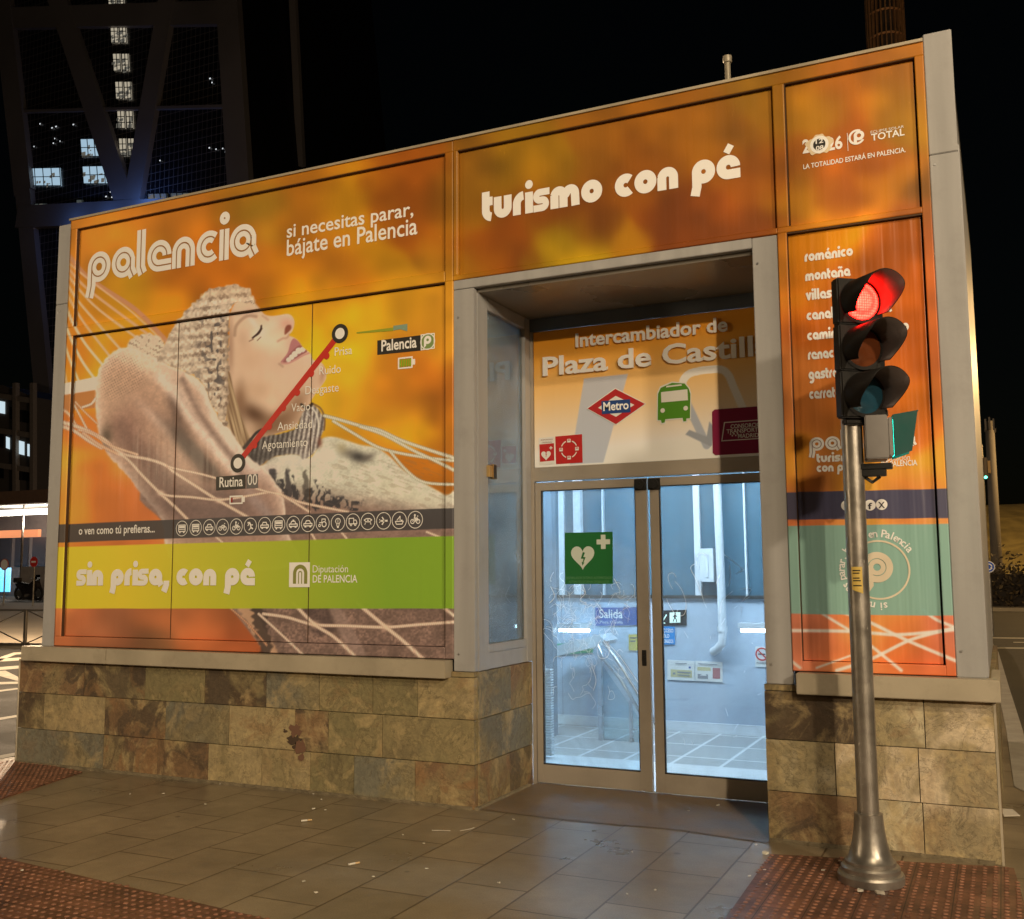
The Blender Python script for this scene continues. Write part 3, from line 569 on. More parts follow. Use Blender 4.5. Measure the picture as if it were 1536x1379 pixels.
# ---------------------------------------------------------------- conversion of picture colours to print colours
INK = np.array([.82, .63, .42])
def ink(c, gain=None):
    a = lin(np.clip(c, 0, 255))/(INK if gain is None else gain)
    return np.clip(a, .006, .82)
def art_mesh(name, x0, x1, z0, z1, Y, fn, m, parent, dens=1.15, thick=.02, band=None):
    """a printed sheet (front face a fine grid carrying the picture, thin edges round it)"""
    ua, va = proj(x0, Y, (z0+z1)/2); ub, vb = proj(x1, Y, (z0+z1)/2); _, vc = proj(x1, Y, z0); _, vd = proj(x1, Y, z1)
    nx = max(3, int((ub-ua)/dens)); nz = max(3, int((vc-vd)/dens))
    xs = np.linspace(x0, x1, nx); zs = np.linspace(z0, z1, nz); X, Z = np.meshgrid(xs, zs); X = X.ravel(); Z = Z.ravel()
    u, v = proj(X, Y, Z); A = fn(u, v)
    if band == 'L': paint_band(A, True)
    c = ink(A.c); n = len(X)
    i = np.arange(nx*nz).reshape(nz, nx)
    q = np.stack([i[:-1, :-1], i[:-1, 1:], i[1:, 1:], i[1:, :-1]], -1).reshape(-1, 4)
    co = np.stack([X, np.full(n, Y), Z], 1)
    # rim
    rim = np.concatenate([i[0, :], i[1:, -1], i[-1, -2::-1], i[-2:0:-1, 0]]); nr = len(rim); back = co[rim].copy(); back[:, 1] += thick
    co = np.concatenate([co, back]); c = np.concatenate([c, c[rim]])
    k = np.arange(nr); k2 = (k+1) % nr
    rq = np.stack([rim[k], n+k, n+k2, rim[k2]], 1); q = np.concatenate([q, rq])
    me = bpy.data.meshes.new(name); nv = len(co); nf = len(q)
    me.vertices.add(nv); me.vertices.foreach_set('co', co.ravel()); me.loops.add(nf*4); me.loops.foreach_set('vertex_index', q.ravel().astype(np.int32))
    me.polygons.add(nf); me.polygons.foreach_set('loop_start', np.arange(0, nf*4, 4, dtype=np.int32)); me.update(calc_edges=True)
    at = me.color_attributes.new('art', 'FLOAT_COLOR', 'POINT'); at.data.foreach_set('color', np.concatenate([c, np.ones((nv, 1))], 1).ravel().astype(np.float32))
    return link(name, me, m, parent)
M['vinyl'] = vcol_mat('printed_vinyl', .52, .06, .10)
M['vinylwavy'] = vcol_mat('printed_vinyl_wavy', .32, .30, .55)
# ---------------------------------------------------------------- slate
def slate_mat():
    m, n, b = nodes('slate'); L = n.links
    def nd(t, **k):
        x = n.nodes.new(t)
        for a, v in k.items(): setattr(x, a, v)
        return x
    tc = nd('ShaderNodeTexCoord'); at = nd('ShaderNodeAttribute', attribute_name='tile'); ac = nd('ShaderNodeAttribute', attribute_name='tone')
    sep = nd('ShaderNodeSeparateColor'); L.new(at.outputs['Color'], sep.inputs[0])
    add = nd('ShaderNodeVectorMath', operation='MULTIPLY_ADD'); L.new(at.outputs['Vector'], add.inputs[0]); add.inputs[1].default_value = (40, 40, 40); L.new(tc.outputs['Object'], add.inputs[2])
    def noise(sc_, det, dist, rough=.6):
        x = nd('ShaderNodeTexNoise'); x.inputs['Scale'].default_value = sc_; x.inputs['Detail'].default_value = det; x.inputs['Distortion'].default_value = dist; x.inputs['Roughness'].default_value = rough; L.new(add.outputs[0], x.inputs['Vector']); return x
    def rng(src, a, b_, c, d):
        x = nd('ShaderNodeMapRange'); x.interpolation_type = 'SMOOTHSTEP'; L.new(src, x.inputs[0]); x.inputs[1].default_value = a; x.inputs[2].default_value = b_; x.inputs[3].default_value = c; x.inputs[4].default_value = d; return x.outputs[0]
    def mix(f, a, b_, mode='MIX'):
        x = nd('ShaderNodeMix', data_type='RGBA', blend_type=mode)
        if isinstance(f, (int, float)): x.inputs[0].default_value = f
        else: L.new(f, x.inputs[0])
        for i_, v in ((6, a), (7, b_)):
            if isinstance(v, tuple): x.inputs[i_].default_value = (*v, 1)
            else: L.new(v, x.inputs[i_])
        return x.outputs[2]
    big = noise(1.5, 4, .9); med = noise(4.2, 9, .7, .68); fine = noise(26, 8, .4, .7); vein = noise(2.3, 8, 1.5, .66)
    base = ac.outputs['Color']
    c = mix(rng(big.outputs['Fac'], .44, .58, 0, .8), base, (.22, .18, .095))       # ochre field
    c = mix(rng(med.outputs['Fac'], .48, .66, 0, .60), c, (.40, .31, .16))           # pale mineral
    rust = nd('ShaderNodeMath', operation='MULTIPLY'); L.new(rng(vein.outputs['Fac'], .50, .62, 0, 1), rust.inputs[0]); L.new(sep.outputs[1], rust.inputs[1])
    c = mix(rust.outputs[0], c, (.21, .125, .062))
    dk = nd('ShaderNodeMath', operation='MULTIPLY'); L.new(rng(vein.outputs['Fac'], .50, .42, 0, 1), dk.inputs[0]); L.new(sep.outputs[2], dk.inputs[1])
    c = mix(dk.outputs[0], c, (.075, .055, .038))
    # thin veins
    v1 = nd('ShaderNodeMath', operation='ABSOLUTE'); sb = nd('ShaderNodeMath', operation='SUBTRACT'); L.new(med.outputs['Fac'], sb.inputs[0]); sb.inputs[1].default_value = .5; L.new(sb.outputs[0], v1.inputs[0])
    c = mix(rng(v1.outputs[0], .012, 0, 0, .5), c, (.05, .035, .02))
    c = mix(rng(fine.outputs['Fac'], .35, .65, 0, 1), c, mix(1.0, c, (1.35, 1.33, 1.28), 'MULTIPLY'))
    L.new(c, b.inputs['Base Color']); b.inputs['Roughness'].default_value = .62; b.inputs['Specular IOR Level'].default_value = .35
    h = nd('ShaderNodeMath', operation='ADD'); L.new(med.outputs['Fac'], h.inputs[0]); L.new(fine.outputs['Fac'], h.inputs[1])
    bp = nd('ShaderNodeBump'); bp.inputs['Strength'].default_value = .6; bp.inputs['Distance'].default_value = .012; L.new(h.outputs[0], bp.inputs['Height']); L.new(bp.outputs[0], b.inputs['Normal'])
    return m
M['slate'] = slate_mat()
TONES = {'grey': (.155, .15, .115), 'olive': (.18, .155, .08), 'brown': (.16, .10, .055), 'rust': (.18, .11, .062), 'pale': (.31, .25, .14), 'dark': (.070, .050, .032), 'tan': (.50, .42, .30), 'sand': (.42, .37, .25)}
def slate_wall(name, rows, parent, axis='x', fixed=0.0, sign=-1, grout=.005):
    """rows: list of (z0, z1, [edges], [tones]); each tile a slightly uneven block in one mesh"""
    b = MB(); cols = []; tns = []
    rg = random.Random(len(name)*31+len(rows)+int(fixed*100))
    for z0, z1, ed, tn in rows:
        for k in range(len(ed)-1):
            a0, a1 = ed[k]+grout/2, ed[k+1]-grout/2; dp = rg.uniform(0, .004); n0 = len(b.v)
            if axis == 'x': b.box(a0, a1, fixed-.001-dp, fixed+.05, z0+grout/2, z1-grout/2)
            else: b.box(fixed-.05, fixed+.001+dp, a0, a1, z0+grout/2, z1-grout/2) if sign > 0 else b.box(fixed-.001-dp, fixed+.05, a0, a1, z0+grout/2, z1-grout/2)
            t = tn[k % len(tn)]; rnd = (rg.random(), rg.random()*(1.0 if t in ('rust', 'brown', 'dark') else .55), rg.random()*(1.0 if t in ('dark', 'rust', 'brown') else .35))
            cols += [rnd]*(len(b.v)-n0); tns += [TONES[t]]*(len(b.v)-n0)
    o = b.build(name, M['slate'], parent); me = o.data
    for nm, arr in (('tile', cols), ('tone', tns)):
        at = me.color_attributes.new(nm, 'FLOAT_COLOR', 'POINT'); at.data.foreach_set('color', np.concatenate([np.array(arr), np.ones((len(arr), 1))], 1).ravel().astype(np.float32))
    return o
# ---------------------------------------------------------------- the station entrance
XL2, XL, XM, XC, XJ, XD, XR, XR2, D = -6.366, -6.219, -2.4665, -2.305, -.39, -.235, .632, .785, .932
ZT, ZM, ZS = 4.584, 3.568, .968
K = empty('station_entrance', (-2.8, 0, 0))
tag(K, 'wide metal and glass station entrance wrapped in orange adverts above a slate base', 'station entrance')
K.location = (0, 0, 0)
DEP = 4.3
# core walls (dark backing, roof, sides)
box('roof', XL2+.01, XR2-.01, .06, DEP, 4.44, 4.575, M['darkmetal'], K)
b = MB(); b.box(XL2+.01, XM, .06, .10, .86, 4.44); b.box(XM, XD, .06, .10, 3.50, 4.44); b.box(XD, XR2-.01, .06, .10, .86, 4.44)
b.build('backing_board', M['dark'], K)
b = MB(); b.box(XL2+.01, XL2+.06, .10, DEP, .86, 4.44); b.box(XR2-.06, XR2-.01, .10, DEP, .86, 4.44); b.box(XL2+.06, XR2-.06, DEP-.05, DEP, 1.30, 4.44); b.build('outer_wall', M['alu'], K)
# stone base
LP = lambda px, py: P(px, py, 0).x
rows_l = [(.0, .285, [-6.60, -5.62, -5.05, -4.55, -4.05, -3.62, -3.25, -2.76, -2.307], ['grey', 'rust', 'brown', 'pale', 'pale', 'olive', 'grey', 'rust']),
          (.285, .575, [-6.60, -6.30, -5.62, -4.98, -4.36, -3.76, -3.47, -3.02, -2.307], ['dark', 'pale', 'brown', 'grey', 'pale', 'rust', 'olive', 'olive']),
          (.575, .85, [-6.60, -5.86, -5.20, -4.60, -4.02, -3.55, -3.10, -2.74, -2.307], ['rust', 'dark', 'olive', 'dark', 'grey', 'olive', 'olive', 'pale'])]
slate_wall('stone_plinth', rows_l, K)
rows_r = [(.0, .285, [-.405, .16, .43, .805], ['brown', 'sand', 'tan']), (.285, .575, [-.405, -.02, .42, .805], ['sand', 'tan', 'tan']), (.575, .85, [-.405, .12, .46, .805], ['dark', 'sand', 'tan'])]
slate_wall('stone_plinth', rows_r, K)
slate_wall('stone_plinth', [(.85, .888, [-.405, -.21], ['dark'])], K)
slate_wall('stone_plinth', [(.85, .887, [-2.483, -2.307], ['pale'])], K)
slate_wall('stone_plinth', [(.0, .285, [.052, .52, D-.012], ['brown', 'rust']), (.285, .575, [.052, .40, D-.012], ['grey', 'grey']), (.575, .885, [.052, .55, D-.012], ['grey', 'rust'])], K, 'y', XC, 1)
slate_wall('stone_plinth', [(.0, .285, [.052, .6, 1.3, 2.0, 2.8, 3.5, DEP], ['pale', 'brown', 'olive']), (.285, .575, [.052, .9, 1.7, 2.4, 3.3, DEP], ['grey', 'pale']), (.575, .85, [.052, .6, 1.3, 2.0, 2.8, 3.5, DEP], ['olive', 'rust'])], K, 'y', .805, 1)
b = MB(); b.box(-6.59, XC-.06, .055, .25, 0, .85); b.box(-6.59, -6.4, .25, DEP, 0, .85); b.box(-.40, .75, .055, .25, 0, .85); b.box(XC-.25, XC-.055, .25, D-.06, 0, .88); b.box(XJ, XJ+.10, .25, D, 0, .88); b.build('plinth_core', M['concrete'], K)
b = MB(); b.tube([(-6.605, -.003, 0), (-6.605, -.003, .85)], .008, 6); b.box(.806, .818, -.004, .01, 0, .845); b.build('corner_trim', M['alu2'], K)
# mortar fillet at foot of the stone
b = MB()
for k in range(60):
    x = -6.55+k*.071; b.obox((x, -.008, .008), (.037, 0, random.uniform(-.002, .002)), (0, .012+random.random()*.006, 0), (0, -.006, .012))
for k in range(16):
    x = -.36+k*.073; b.obox((x, -.008, .008), (.038, 0, 0), (0, .014+random.random()*.008, 0), (0, -.006, .012))
for k in range(10):
    y = .04+k*.083; b.obox((XC+.012, y, .008), (.014, 0, 0), (0, .043, 0), (0, 0, .010))
b.build('mortar_fillet', noise_mat('mortar', (.24, .20, .13), .9, 0, .3, 20, .5, 60), K)
# sills
b = MB(); b.box(-6.50, -5.545, -.085, .03, .845, .962); b.box(-5.541, -2.485, -.085, .03, .845, .962); b.build('window_sill', M['alu2'], K, bevel=.004)
b = MB(); b.box(-.205, .845, -.085, .03, .845, .962); b.box(.80, .845, .03, .55, .845, .962); b.build('window_sill', M['alu2'], K, bevel=.004)
# grey posts and jambs
def post(x0, x1, y0, y1, z0, z1, splits=()):
    b = MB(); zz = [z0]+list(splits)+[z1]
    for k in range(len(zz)-1): b.box(x0, x1, y0, y1, zz[k]+(.002 if k else 0), zz[k+1]-.002)
    return b.build('corner_post', M['alu'], K, bevel=.004)
post(XL2, XL-.002, .004, .06, .962, 4.565, (3.86,))
post(XR+.002, XR2, .004, .06, .962, 4.63, (3.9,))
box('corner_post', XR2-.02, XR2+.008, .03, .30, .962, 3.95, M['alu'], K, .004)
post(XM+.002, XC, .004, .05, .888, 3.50)
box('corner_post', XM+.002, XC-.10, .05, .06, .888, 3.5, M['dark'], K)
post(XJ, XD-.002, .004, .05, .888, 3.565)
box('jamb_lining', XJ, XJ+.04, .05, D+.02, .888, 3.476, M['alu'], K)
box('door_header', XM+.002, XJ-.002, .004, .06, 3.502, 3.566, M['alu'], K, .003)
box('soffit', XC-.05, XJ+.05, .06, D-.01, 3.476, 3.51, M['soffit'], K)
box('soffit_beam', XC, XJ, D-.01, D+.05, 3.375, 3.474, noise_mat('blue_grey_metal', (.10, .12, .15), .4, .2), K)
box('coping', XL-.01, XR, -.012, .10, ZT, ZT+.018, M['alu2'], K)
# advert frame bars (carry the print too) and recessed printed panels
VB = .03
def bar_art(x0, x1, z0, z1, fn, band=None, Y=0.0): return art_mesh('advert_frame', x0, x1, z0, z1, Y, fn, M['vinyl'], K, 1.6, VB+.02, band)
bar_art(XL, XM, 4.505, ZT, paint_left); bar_art(XM, XR, 4.505, ZT, paint_right)
bar_art(XL, XL+.075, ZM+.075, 4.505, paint_left); bar_art(XL, XL+.075, ZS+.075, ZM-.002, paint_left, 'L')
bar_art(XL, XM-.065, ZM, ZM+.075, paint_left)
bar_art(XM-.065, XM, ZM, 4.505, paint_left); bar_art(XM-.065, XM, ZS, ZM, paint_left, 'L')
bar_art(XL, XM-.065, ZS, ZS+.075, paint_left, 'L')
bar_art(XM, XM+.035, ZM+.035, 4.505, paint_right); bar_art(XM, XD, ZM, ZM+.035, paint_right)
bar_art(XD, XD+.07, ZM+.035, 4.505, paint_right); bar_art(XD, XR-.05, ZM, ZM+.035, paint_right); bar_art(XD, XD+.055, ZS, ZM, paint_right)
bar_art(XR-.05, XR, ZS, 4.505, paint_right); bar_art(XD+.055, XR-.05, ZS, ZS+.055, paint_right)
g = .004
j1, j2 = P(262, 720, VB).x, P(465, 720, VB).x
panelUL = art_mesh('advert_panel', XL+.075+.012, XM-.065-g, ZM+.075+g, 4.505-.012, VB, paint_left, M['vinyl'], K)
pl = []
for x0, x1 in ((XL+.075+.012, j1-g/2), (j1+g/2, j2-g/2), (j2+g/2, XM-.065-.003)):
    pl.append(art_mesh('advert_panel', x0, x1, ZS+.075+g, ZM-.014, VB, paint_left, M['vinyl'], K, band='L'))
panelC = art_mesh('advert_panel', XM+.035+.003, XD-.008, ZM+.035+g, 4.505-.012, VB, paint_right, M['vinyl'], K)
panelUR = art_mesh('advert_panel', XD+.07+.006, XR-.05-.010, ZM+.035+g, 4.505-.012, VB, paint_right, M['vinyl'], K)
panelLR = art_mesh('advert_panel', XD+.055+.003, XR-.05-.012, ZS+.055+g, ZM-.012, VB, paint_right, M['vinylwavy'], K)
# ---------------------------------------------------------------- lettering on the adverts
YV = VB-.003
W_ = M['white']; INL = flat('lettering_inline', (.33, .16, .05), .5)
def zdiff(px, y0, y1, Y=YV): return P(px, y0, Y).z-P(px, y1, Y).z
fat('lettering', 'palencia', (131, 426), (386, 393), zdiff(230, 358, 411)*.88, YV, W_, panelUL, .37, INL)
letters('lettering', 'si necesitas parar,', (430, 357), (620, 331), zdiff(432, 337, 357)*.98, YV, W_, panelUL, .012)
letters('lettering', 'bájate en Palencia', (430, 384), (626, 355), zdiff(432, 359, 383)*.98, YV, W_, panelUL, .012)
fat('lettering', 'turismo con pé', (723, 332), (1112, 267), zdiff(900, 271, 309)*.9, YV, W_, panelC, .40)
fat('lettering', 'sin prisa, con pé', (114, 878.5), (383, 877.5), zdiff(230, 853, 878), YV-.003, W_, pl[0], .42)
letters('lettering', 'o ven como tú prefieras...', (118, 802), (232, 799), zdiff(120, 792, 802)*1.15, YV, W_, pl[0], .015)
# metro line of worries
b = MB()
def thick_line(b, pts, w, mi=0, Y=YV): ribbon(b, [(P(u, v, Y).x, P(u, v, Y).z) for u, v in pts], w, Y, mi)
thick_line(b, [(357, 695), (504, 508)], .048)
for u, v in [(490, 534), (467, 560.5), (446, 589), (425, 612), (404, 640), (382, 668)]:
    q = P(u, v, YV); b.add(disc((q.x, q.z), .026, YV-.0006), [tuple(range(28))])
b.build('route_line', M['red'], pl[1])
b = MB()
for u, v in [(357, 695), (510, 500.5)]:
    q = P(u, v, YV); b.add(disc((q.x, q.z), .072, YV-.0012, 32), [tuple(range(32))], 0); b.add(disc((q.x, q.z), .042, YV-.0020, 32), [tuple(range(32))], 1)
b.build('route_stop', [M['charcoal'], W_], pl[1])
for s, a, c in [('Prisa', (502, 534), (528, 531)), ('Ruido', (479, 562.5), (511, 560)), ('Desgaste', (458, 592), (508, 587)), ('Vacío', (437, 618), (465, 615.5)), ('Ansiedad', (416, 646), (468, 642)), ('Agotamiento', (393, 674), (461, 669))]:
    letters('lettering', s, a, c, .062, YV-.002, W_, pl[1])
b = MB()
e0, e1 = P(527, 498, YV), P(590, 492, YV); NS = 8
b.poly([P(535, 498.5, YV), P(590, 491.5, YV), P(590, 496.5, YV), P(535, 500.5, YV)], mi=0)
b.poly([P(590, 489, YV), P(611, 486, YV), P(611, 497, YV), P(600, 494, YV), P(590, 496, YV)], mi=1)
b.build('route_arrow', [flat('arrow_green', (.30, .36, .03), .5), flat('arrow_blue', (.22, .34, .26), .5)], pl[2])
b = MB(); b.poly([P(u, v, YV) for u, v in [(566, 511), (631, 503), (631, 526), (566, 532.5)]], mi=0); b.poly([P(u, v, YV) for u, v in [(631, 502), (652, 499.5), (652, 523), (631, 526)]], mi=1); b.poly([P(u, v, YV-.001) for u, v in [(632.5, 503.2), (650.5, 501), (650.5, 521.7), (632.5, 524.2)]], mi=2)
c = P(641.5, 512.5, YV-.002); v_, f_ = ring_pts((c.x, c.z), .052, .060, YV-.002); b.add(v_, f_, 1); v_, f_ = ring_pts((c.x, c.z+.012), .010, .030, YV-.0025, 20); b.add(v_, f_, 1); b.poly([(c.x-.030, YV-.003, c.z+.012), (c.x-.012, YV-.003, c.z+.012), (c.x-.012, YV-.003, c.z-.028), (c.x-.030, YV-.003, c.z-.045)], mi=1)
b.build('station_plate', [M['charcoal'], W_, flat('plate_green', (.20, .30, .10), .5)], pl[2])
letters('lettering', 'Palencia', (572, 527), (625, 521), .078, YV-.002, W_, pl[2], .02)
def battery(u0, v0, u1, v1, full, par):
    b = MB(); sk_ = (v1-v0)*.0
    a = P(u0, v0, YV); c = P(u1, v1, YV); t = .011
    b.box(a.x, c.x, YV-.001, YV, c.z, c.z+t); b.box(a.x, c.x, YV-.001, YV, a.z-t, a.z); b.box(a.x, a.x+t, YV-.001, YV, c.z+t, a.z-t); b.box(c.x-t, c.x, YV-.001, YV, c.z+t, a.z-t)
    zc = (a.z+c.z)/2; b.box(c.x, c.x+.02, YV-.001, YV, zc-.02, zc+.02)
    n = 5 if full else 1
    for k in range(n):
        w = (c.x-a.x-2*t)/5; b.box(a.x+t+k*w+.003, a.x+t+(k+1)*w-.003, YV-.001, YV, c.z+t+.004, a.z-t-.004, 1)
    b.build('battery_icon', [W_, flat('battery_fill', (.25, .42, .02) if full else (.30, .02, .02), .5)], par)
battery(597, 537, 619, 552, True, pl[2]); battery(344.5, 744, 364, 756, False, pl[1])
b = MB(); b.poly([P(u, v, YV-.001) for u, v in [(324, 715.5), (368.5, 712), (368.5, 733), (324, 736)]], mi=0); b.poly([P(u, v, YV-.001) for u, v in [(369.5, 712), (387, 711), (387, 732), (369.5, 733)]], mi=1)
b.build('station_plate', [M['charcoal'], M['greyp']], pl[1])
letters('lettering', 'Rutina', (329, 731), (364, 729), .075, YV-.003, W_, pl[1], .015); letters('lettering', '00', (371.5, 728), (385.5, 727.5), .082, YV-.003, W_, pl[1])
# travel icons in circles
IC = [(273, 793), (293.5, 792), (314, 791), (334, 790.5), (354.5, 790), (375.5, 789), (397, 788), (418, 787), (440, 786.5), (462, 785.7), (484, 785), (507, 784), (529.5, 783.2), (552, 782.3), (575.5, 781.5), (599, 780.8), (623, 779.8)]
def picto(b, c, k, s, Y):
    B_ = lambda x0, x1, z0, z1: b.add([(c.x+x0*s, Y, c.z+z0*s), (c.x+x1*s, Y, c.z+z0*s), (c.x+x1*s, Y, c.z+z1*s), (c.x+x0*s, Y, c.z+z1*s)], [(0, 1, 2, 3)])
    R_ = lambda x, z, r, w=.10: b.add(*ring_pts((c.x+x*s, c.z+z*s), (r-w)*s, r*s, Y, 14))
    Lp = lambda pts, w=.12: ribbon(b, [(c.x+x*s, c.z+z*s) for x, z in pts], w*s, Y)
    kk = ['train', 'bus', 'car', 'bike', 'bike2', 'walk', 'car', 'bus', 'taxi', 'car', 'tractor', 'balloon', 'truck', 'drone', 'plane', 'boat', 'bike2'][k]
    if kk in ('train', 'bus'):
        Lp([(-.5, -.35), (-.5, .4), (.5, .4), (.5, -.35), (-.5, -.35)]); B_(-.42, .42, .05, .3); B_(-.45, .45, -.15, -.05); B_(-.4, -.2, -.55, -.36); B_(.2, .4, -.55, -.36)
    elif kk in ('car', 'taxi'):
        Lp([(-.55, -.25), (-.55, .0), (-.35, .05), (-.22, .32), (.22, .32), (.35, .05), (.55, .0), (.55, -.25), (-.55, -.25)]); B_(-.42, .42, -.05, .06); B_(-.45, -.2, -.42, -.28); B_(.2, .45, -.42, -.28)
        if kk == 'taxi': B_(-.12, .12, .36, .5)
    elif kk in ('bike', 'bike2'):
        R_(-.34, -.18, .27); R_(.34, -.18, .27); Lp([(-.34, -.18), (-.08, .18), (.25, .18), (.34, -.18)], .10); Lp([(-.08, .18), (.0, -.18), (.25, .18)], .09); Lp([(.22, .38), (.36, .36)], .1)
        if kk == 'bike2': b.add(disc((c.x-.05*s, c.z+.48*s), .12*s, Y, 10), [tuple(range(10))]); Lp([(-.05, .38), (-.12, .12), (.1, .05)], .14)
    elif kk == 'walk': Lp([(-.4, .35), (-.1, .38), (.05, .1), (.1, -.2), (.4, -.35)], .18); Lp([(-.1, .38), (-.35, .0)], .12); Lp([(.1, -.2), (-.2, -.5)], .12); Lp([(.05, .1), (.38, .1)], .12)
    elif kk == 'tractor': R_(.2, -.12, .34, .12); R_(-.4, -.25, .18, .1); Lp([(-.45, .05), (-.1, .08), (-.1, .45), (.35, .45), (.35, .22)], .1)
    elif kk == 'balloon': R_(0, .15, .36, .1); Lp([(-.2, -.1), (-.12, -.4), (.12, -.4), (.2, -.1)], .08); B_(-.12, .12, -.6, -.42); Lp([(0, .5), (0, -.2)], .08)
    elif kk == 'truck': Lp([(-.5, -.2), (-.5, .4), (.1, .4), (.1, -.2), (-.5, -.2)], .1); Lp([(.12, .2), (.38, .2), (.5, 0), (.5, -.2), (.12, -.2)], .1); R_(-.25, -.3, .15, .1); R_(.3, -.3, .15, .1)
    elif kk == 'drone': Lp([(-.5, .15), (-.2, .3), (.2, .3), (.5, .15), (.2, -.05), (-.2, -.05), (-.5, .15)], .1); Lp([(-.3, -.1), (-.4, -.35)], .09); Lp([(.3, -.1), (.4, -.35)], .09); B_(-.1, .1, .05, .2)
    elif kk == 'plane': Lp([(-.5, 0), (.5, 0)], .2); Lp([(.1, 0), (-.2, .42)], .14); Lp([(.1, 0), (-.2, -.42)], .14); Lp([(-.42, 0), (-.52, .2)], .1); Lp([(-.42, 0), (-.52, -.2)], .1)
    elif kk == 'boat': Lp([(-.5, -.1), (-.35, -.4), (.35, -.4), (.5, -.1), (-.5, -.1)], .1); Lp([(-.3, .0), (.1, .45), (.1, .0)], .1); Lp([(.2, 0), (.4, 0)], .12)
b1 = MB(); b2 = MB()
for k, (u, v) in enumerate(IC):
    bb = b1 if u < 465 else b2; c = P(u, v, YV); v_, f_ = ring_pts((c.x, c.z), .056, .061, YV-.001, 30); bb.add(v_, f_); picto(bb, c, k, .066, YV-.001)
b1.build('travel_icons', W_, pl[1]); b2.build('travel_icons', W_, pl[2])
# diputacion logo
b = MB(); a = P(434, 844, YV-.002); c = P(464.5, 881, YV-.002); b.add([(a.x, a.y, a.z), (c.x, a.y, a.z), (c.x, a.y, c.z), (a.x, a.y, c.z)], [(0, 1, 2, 3)], 0)
cx_ = (a.x+c.x)/2+.008; zb = c.z+.025; Y_ = YV-.004
for r0, r1, mi in ((.036, .064, 1), (.010, .018, 1)):
    pts = [(cx_-r1+(r1-r0)/2, zb)]+[(cx_+(r0+r1)/2*math.cos(rad(180-q)), zb+.075+(r0+r1)/2*math.sin(rad(180-q))) for q in range(0, 181, 12)]+[(cx_+r1-(r1-r0)/2, zb)]
    ribbon(b, pts, r1-r0, Y_, mi)
b.build('council_emblem', [W_, flat('emblem_olive', (.24, .26, .06), .5)], pl[2])
letters('lettering', 'Diputación', (469, 859), (522, 857.5), .052, YV-.001, W_, pl[2]); letters('lettering', 'DE PALENCIA', (469, 874), (536, 872.5), .052, YV-.001, W_, pl[2], .012)
# upper right panel
letters('lettering', '2', (1204, 230), (1215, 229), zdiff(1204, 211, 230), YV, W_, panelUR, .03); letters('lettering', '26', (1241, 226), (1264, 223.5), zdiff(1250, 206, 224), YV, W_, panelUR, .03)
b = MB(); c = P(1229, 217, YV)
b.poly([(c.x+(.074+.007*math.sin(5*t_)+.004*math.sin(9*t_+1))*1.05*math.cos(t_), YV-.0003, c.z+(.060+.006*math.sin(5*t_)+.004*math.sin(11*t_))*math.sin(t_)) for t_ in [2*math.pi*k/60 for k in range(60)]], mi=2)
b.add(disc((c.x, c.z), .054, YV-.001), [tuple(range(28))], 0); b.add(disc((c.x, c.z), .036, YV-.002), [tuple(range(28))], 1)
v_, f_ = ring_pts((c.x+.215, c.z+.005), .034, .047, YV-.001, 24, rad(60), rad(330)); b.add(v_, f_, 0)
v_, f_ = ring_pts((c.x+.228, c.z+.012), .012, .030, YV-.0012, 20); b.add(v_, f_, 0); ribbon(b, [(c.x+.208, c.z+.012), (c.x+.206, c.z-.04)], .018, YV-.0014, 0)
a = P(1270.5, 200, YV); b.box(a.x, a.x+.003, YV-.001, YV, a.z-.11, a.z, 0)
b.build('eclipse_emblem', [W_, M['charcoal'], flat('corona', (.72, .60, .42), .6)], panelUR)
letters('lettering', '12', (1223.5, 216), (1235, 215), .026, YV-.004, W_, panelUR, .02); letters('lettering', '08', (1224, 226), (1235.5, 225), .026, YV-.004, W_, panelUR, .02)
letters('lettering', 'ECLIPSE SOLAR', (1306, 200.5), (1356, 192.5), .015, YV, W_, panelUR); letters('lettering', 'TOTAL', (1307, 211.5), (1357, 204.5), .040, YV, W_, panelUR, .02)
letters('lettering', 'LA TOTALIDAD ESTARÁ EN PALENCIA.', (1205, 254), (1358.5, 228), .029, YV, W_, panelUR, .015)
# lower right panel
ends = {'románico': (1207, 393, 1280, 384.5), 'montaña': (1208, 422, 1276, 414.5), 'villas romanas': (1209, 451, 1322, 440), 'canal de castilla': (1210, 481, 1338, 468.5), 'camino de santiago': (1211, 511, 1364, 497),
        'renacimiento': (1212, 540, 1304, 533), 'gastronomía': (1213, 569.5, 1302, 563), 'cerrato': (1214, 599, 1262, 595.5)}
for s, (u0, v0, u1, v1) in ends.items(): fat('lettering', s, (u0, v0), (u1, v1), .046, YV, W_, panelLR, .36)
fat('lettering', 'palencia', (1214.5, 677), (1374.5, 669), .080, YV, W_, panelLR, .38, flat('inline_b', (.20, .11, .10), .5))
fat('lettering', 'turismo', (1225, 694), (1288, 691), .038, YV, W_, panelLR, .36); fat('lettering', 'con pé', (1225, 708.5), (1275, 706), .038, YV, W_, panelLR, .36)
letters('lettering', 'Diputación', (1322, 692), (1365, 689.5), .030, YV, W_, panelLR); letters('lettering', 'DE PALENCIA', (1322, 700.5), (1376, 698), .030, YV, W_, panelLR, .02)
b = MB()
for u, v in ((1270, 758.5), (1287.5, 758.3), (1305, 758), (1322.5, 757)):
    c = P(u, v, YV); b.add(disc((c.x, c.z), .031, YV), [tuple(range(28))])
b.build('social_badge', W_, panelLR)
NV = flat('navy_print', (.035, .030, .045), .5)
for s, u0, u1, v in (('f', 1302, 1308.5, 764), ('X', 1317.5, 1327.5, 762.5)):
    letters('lettering', s, (u0, v), (u1, v), .034, YV-.002, NV, panelLR, .02)
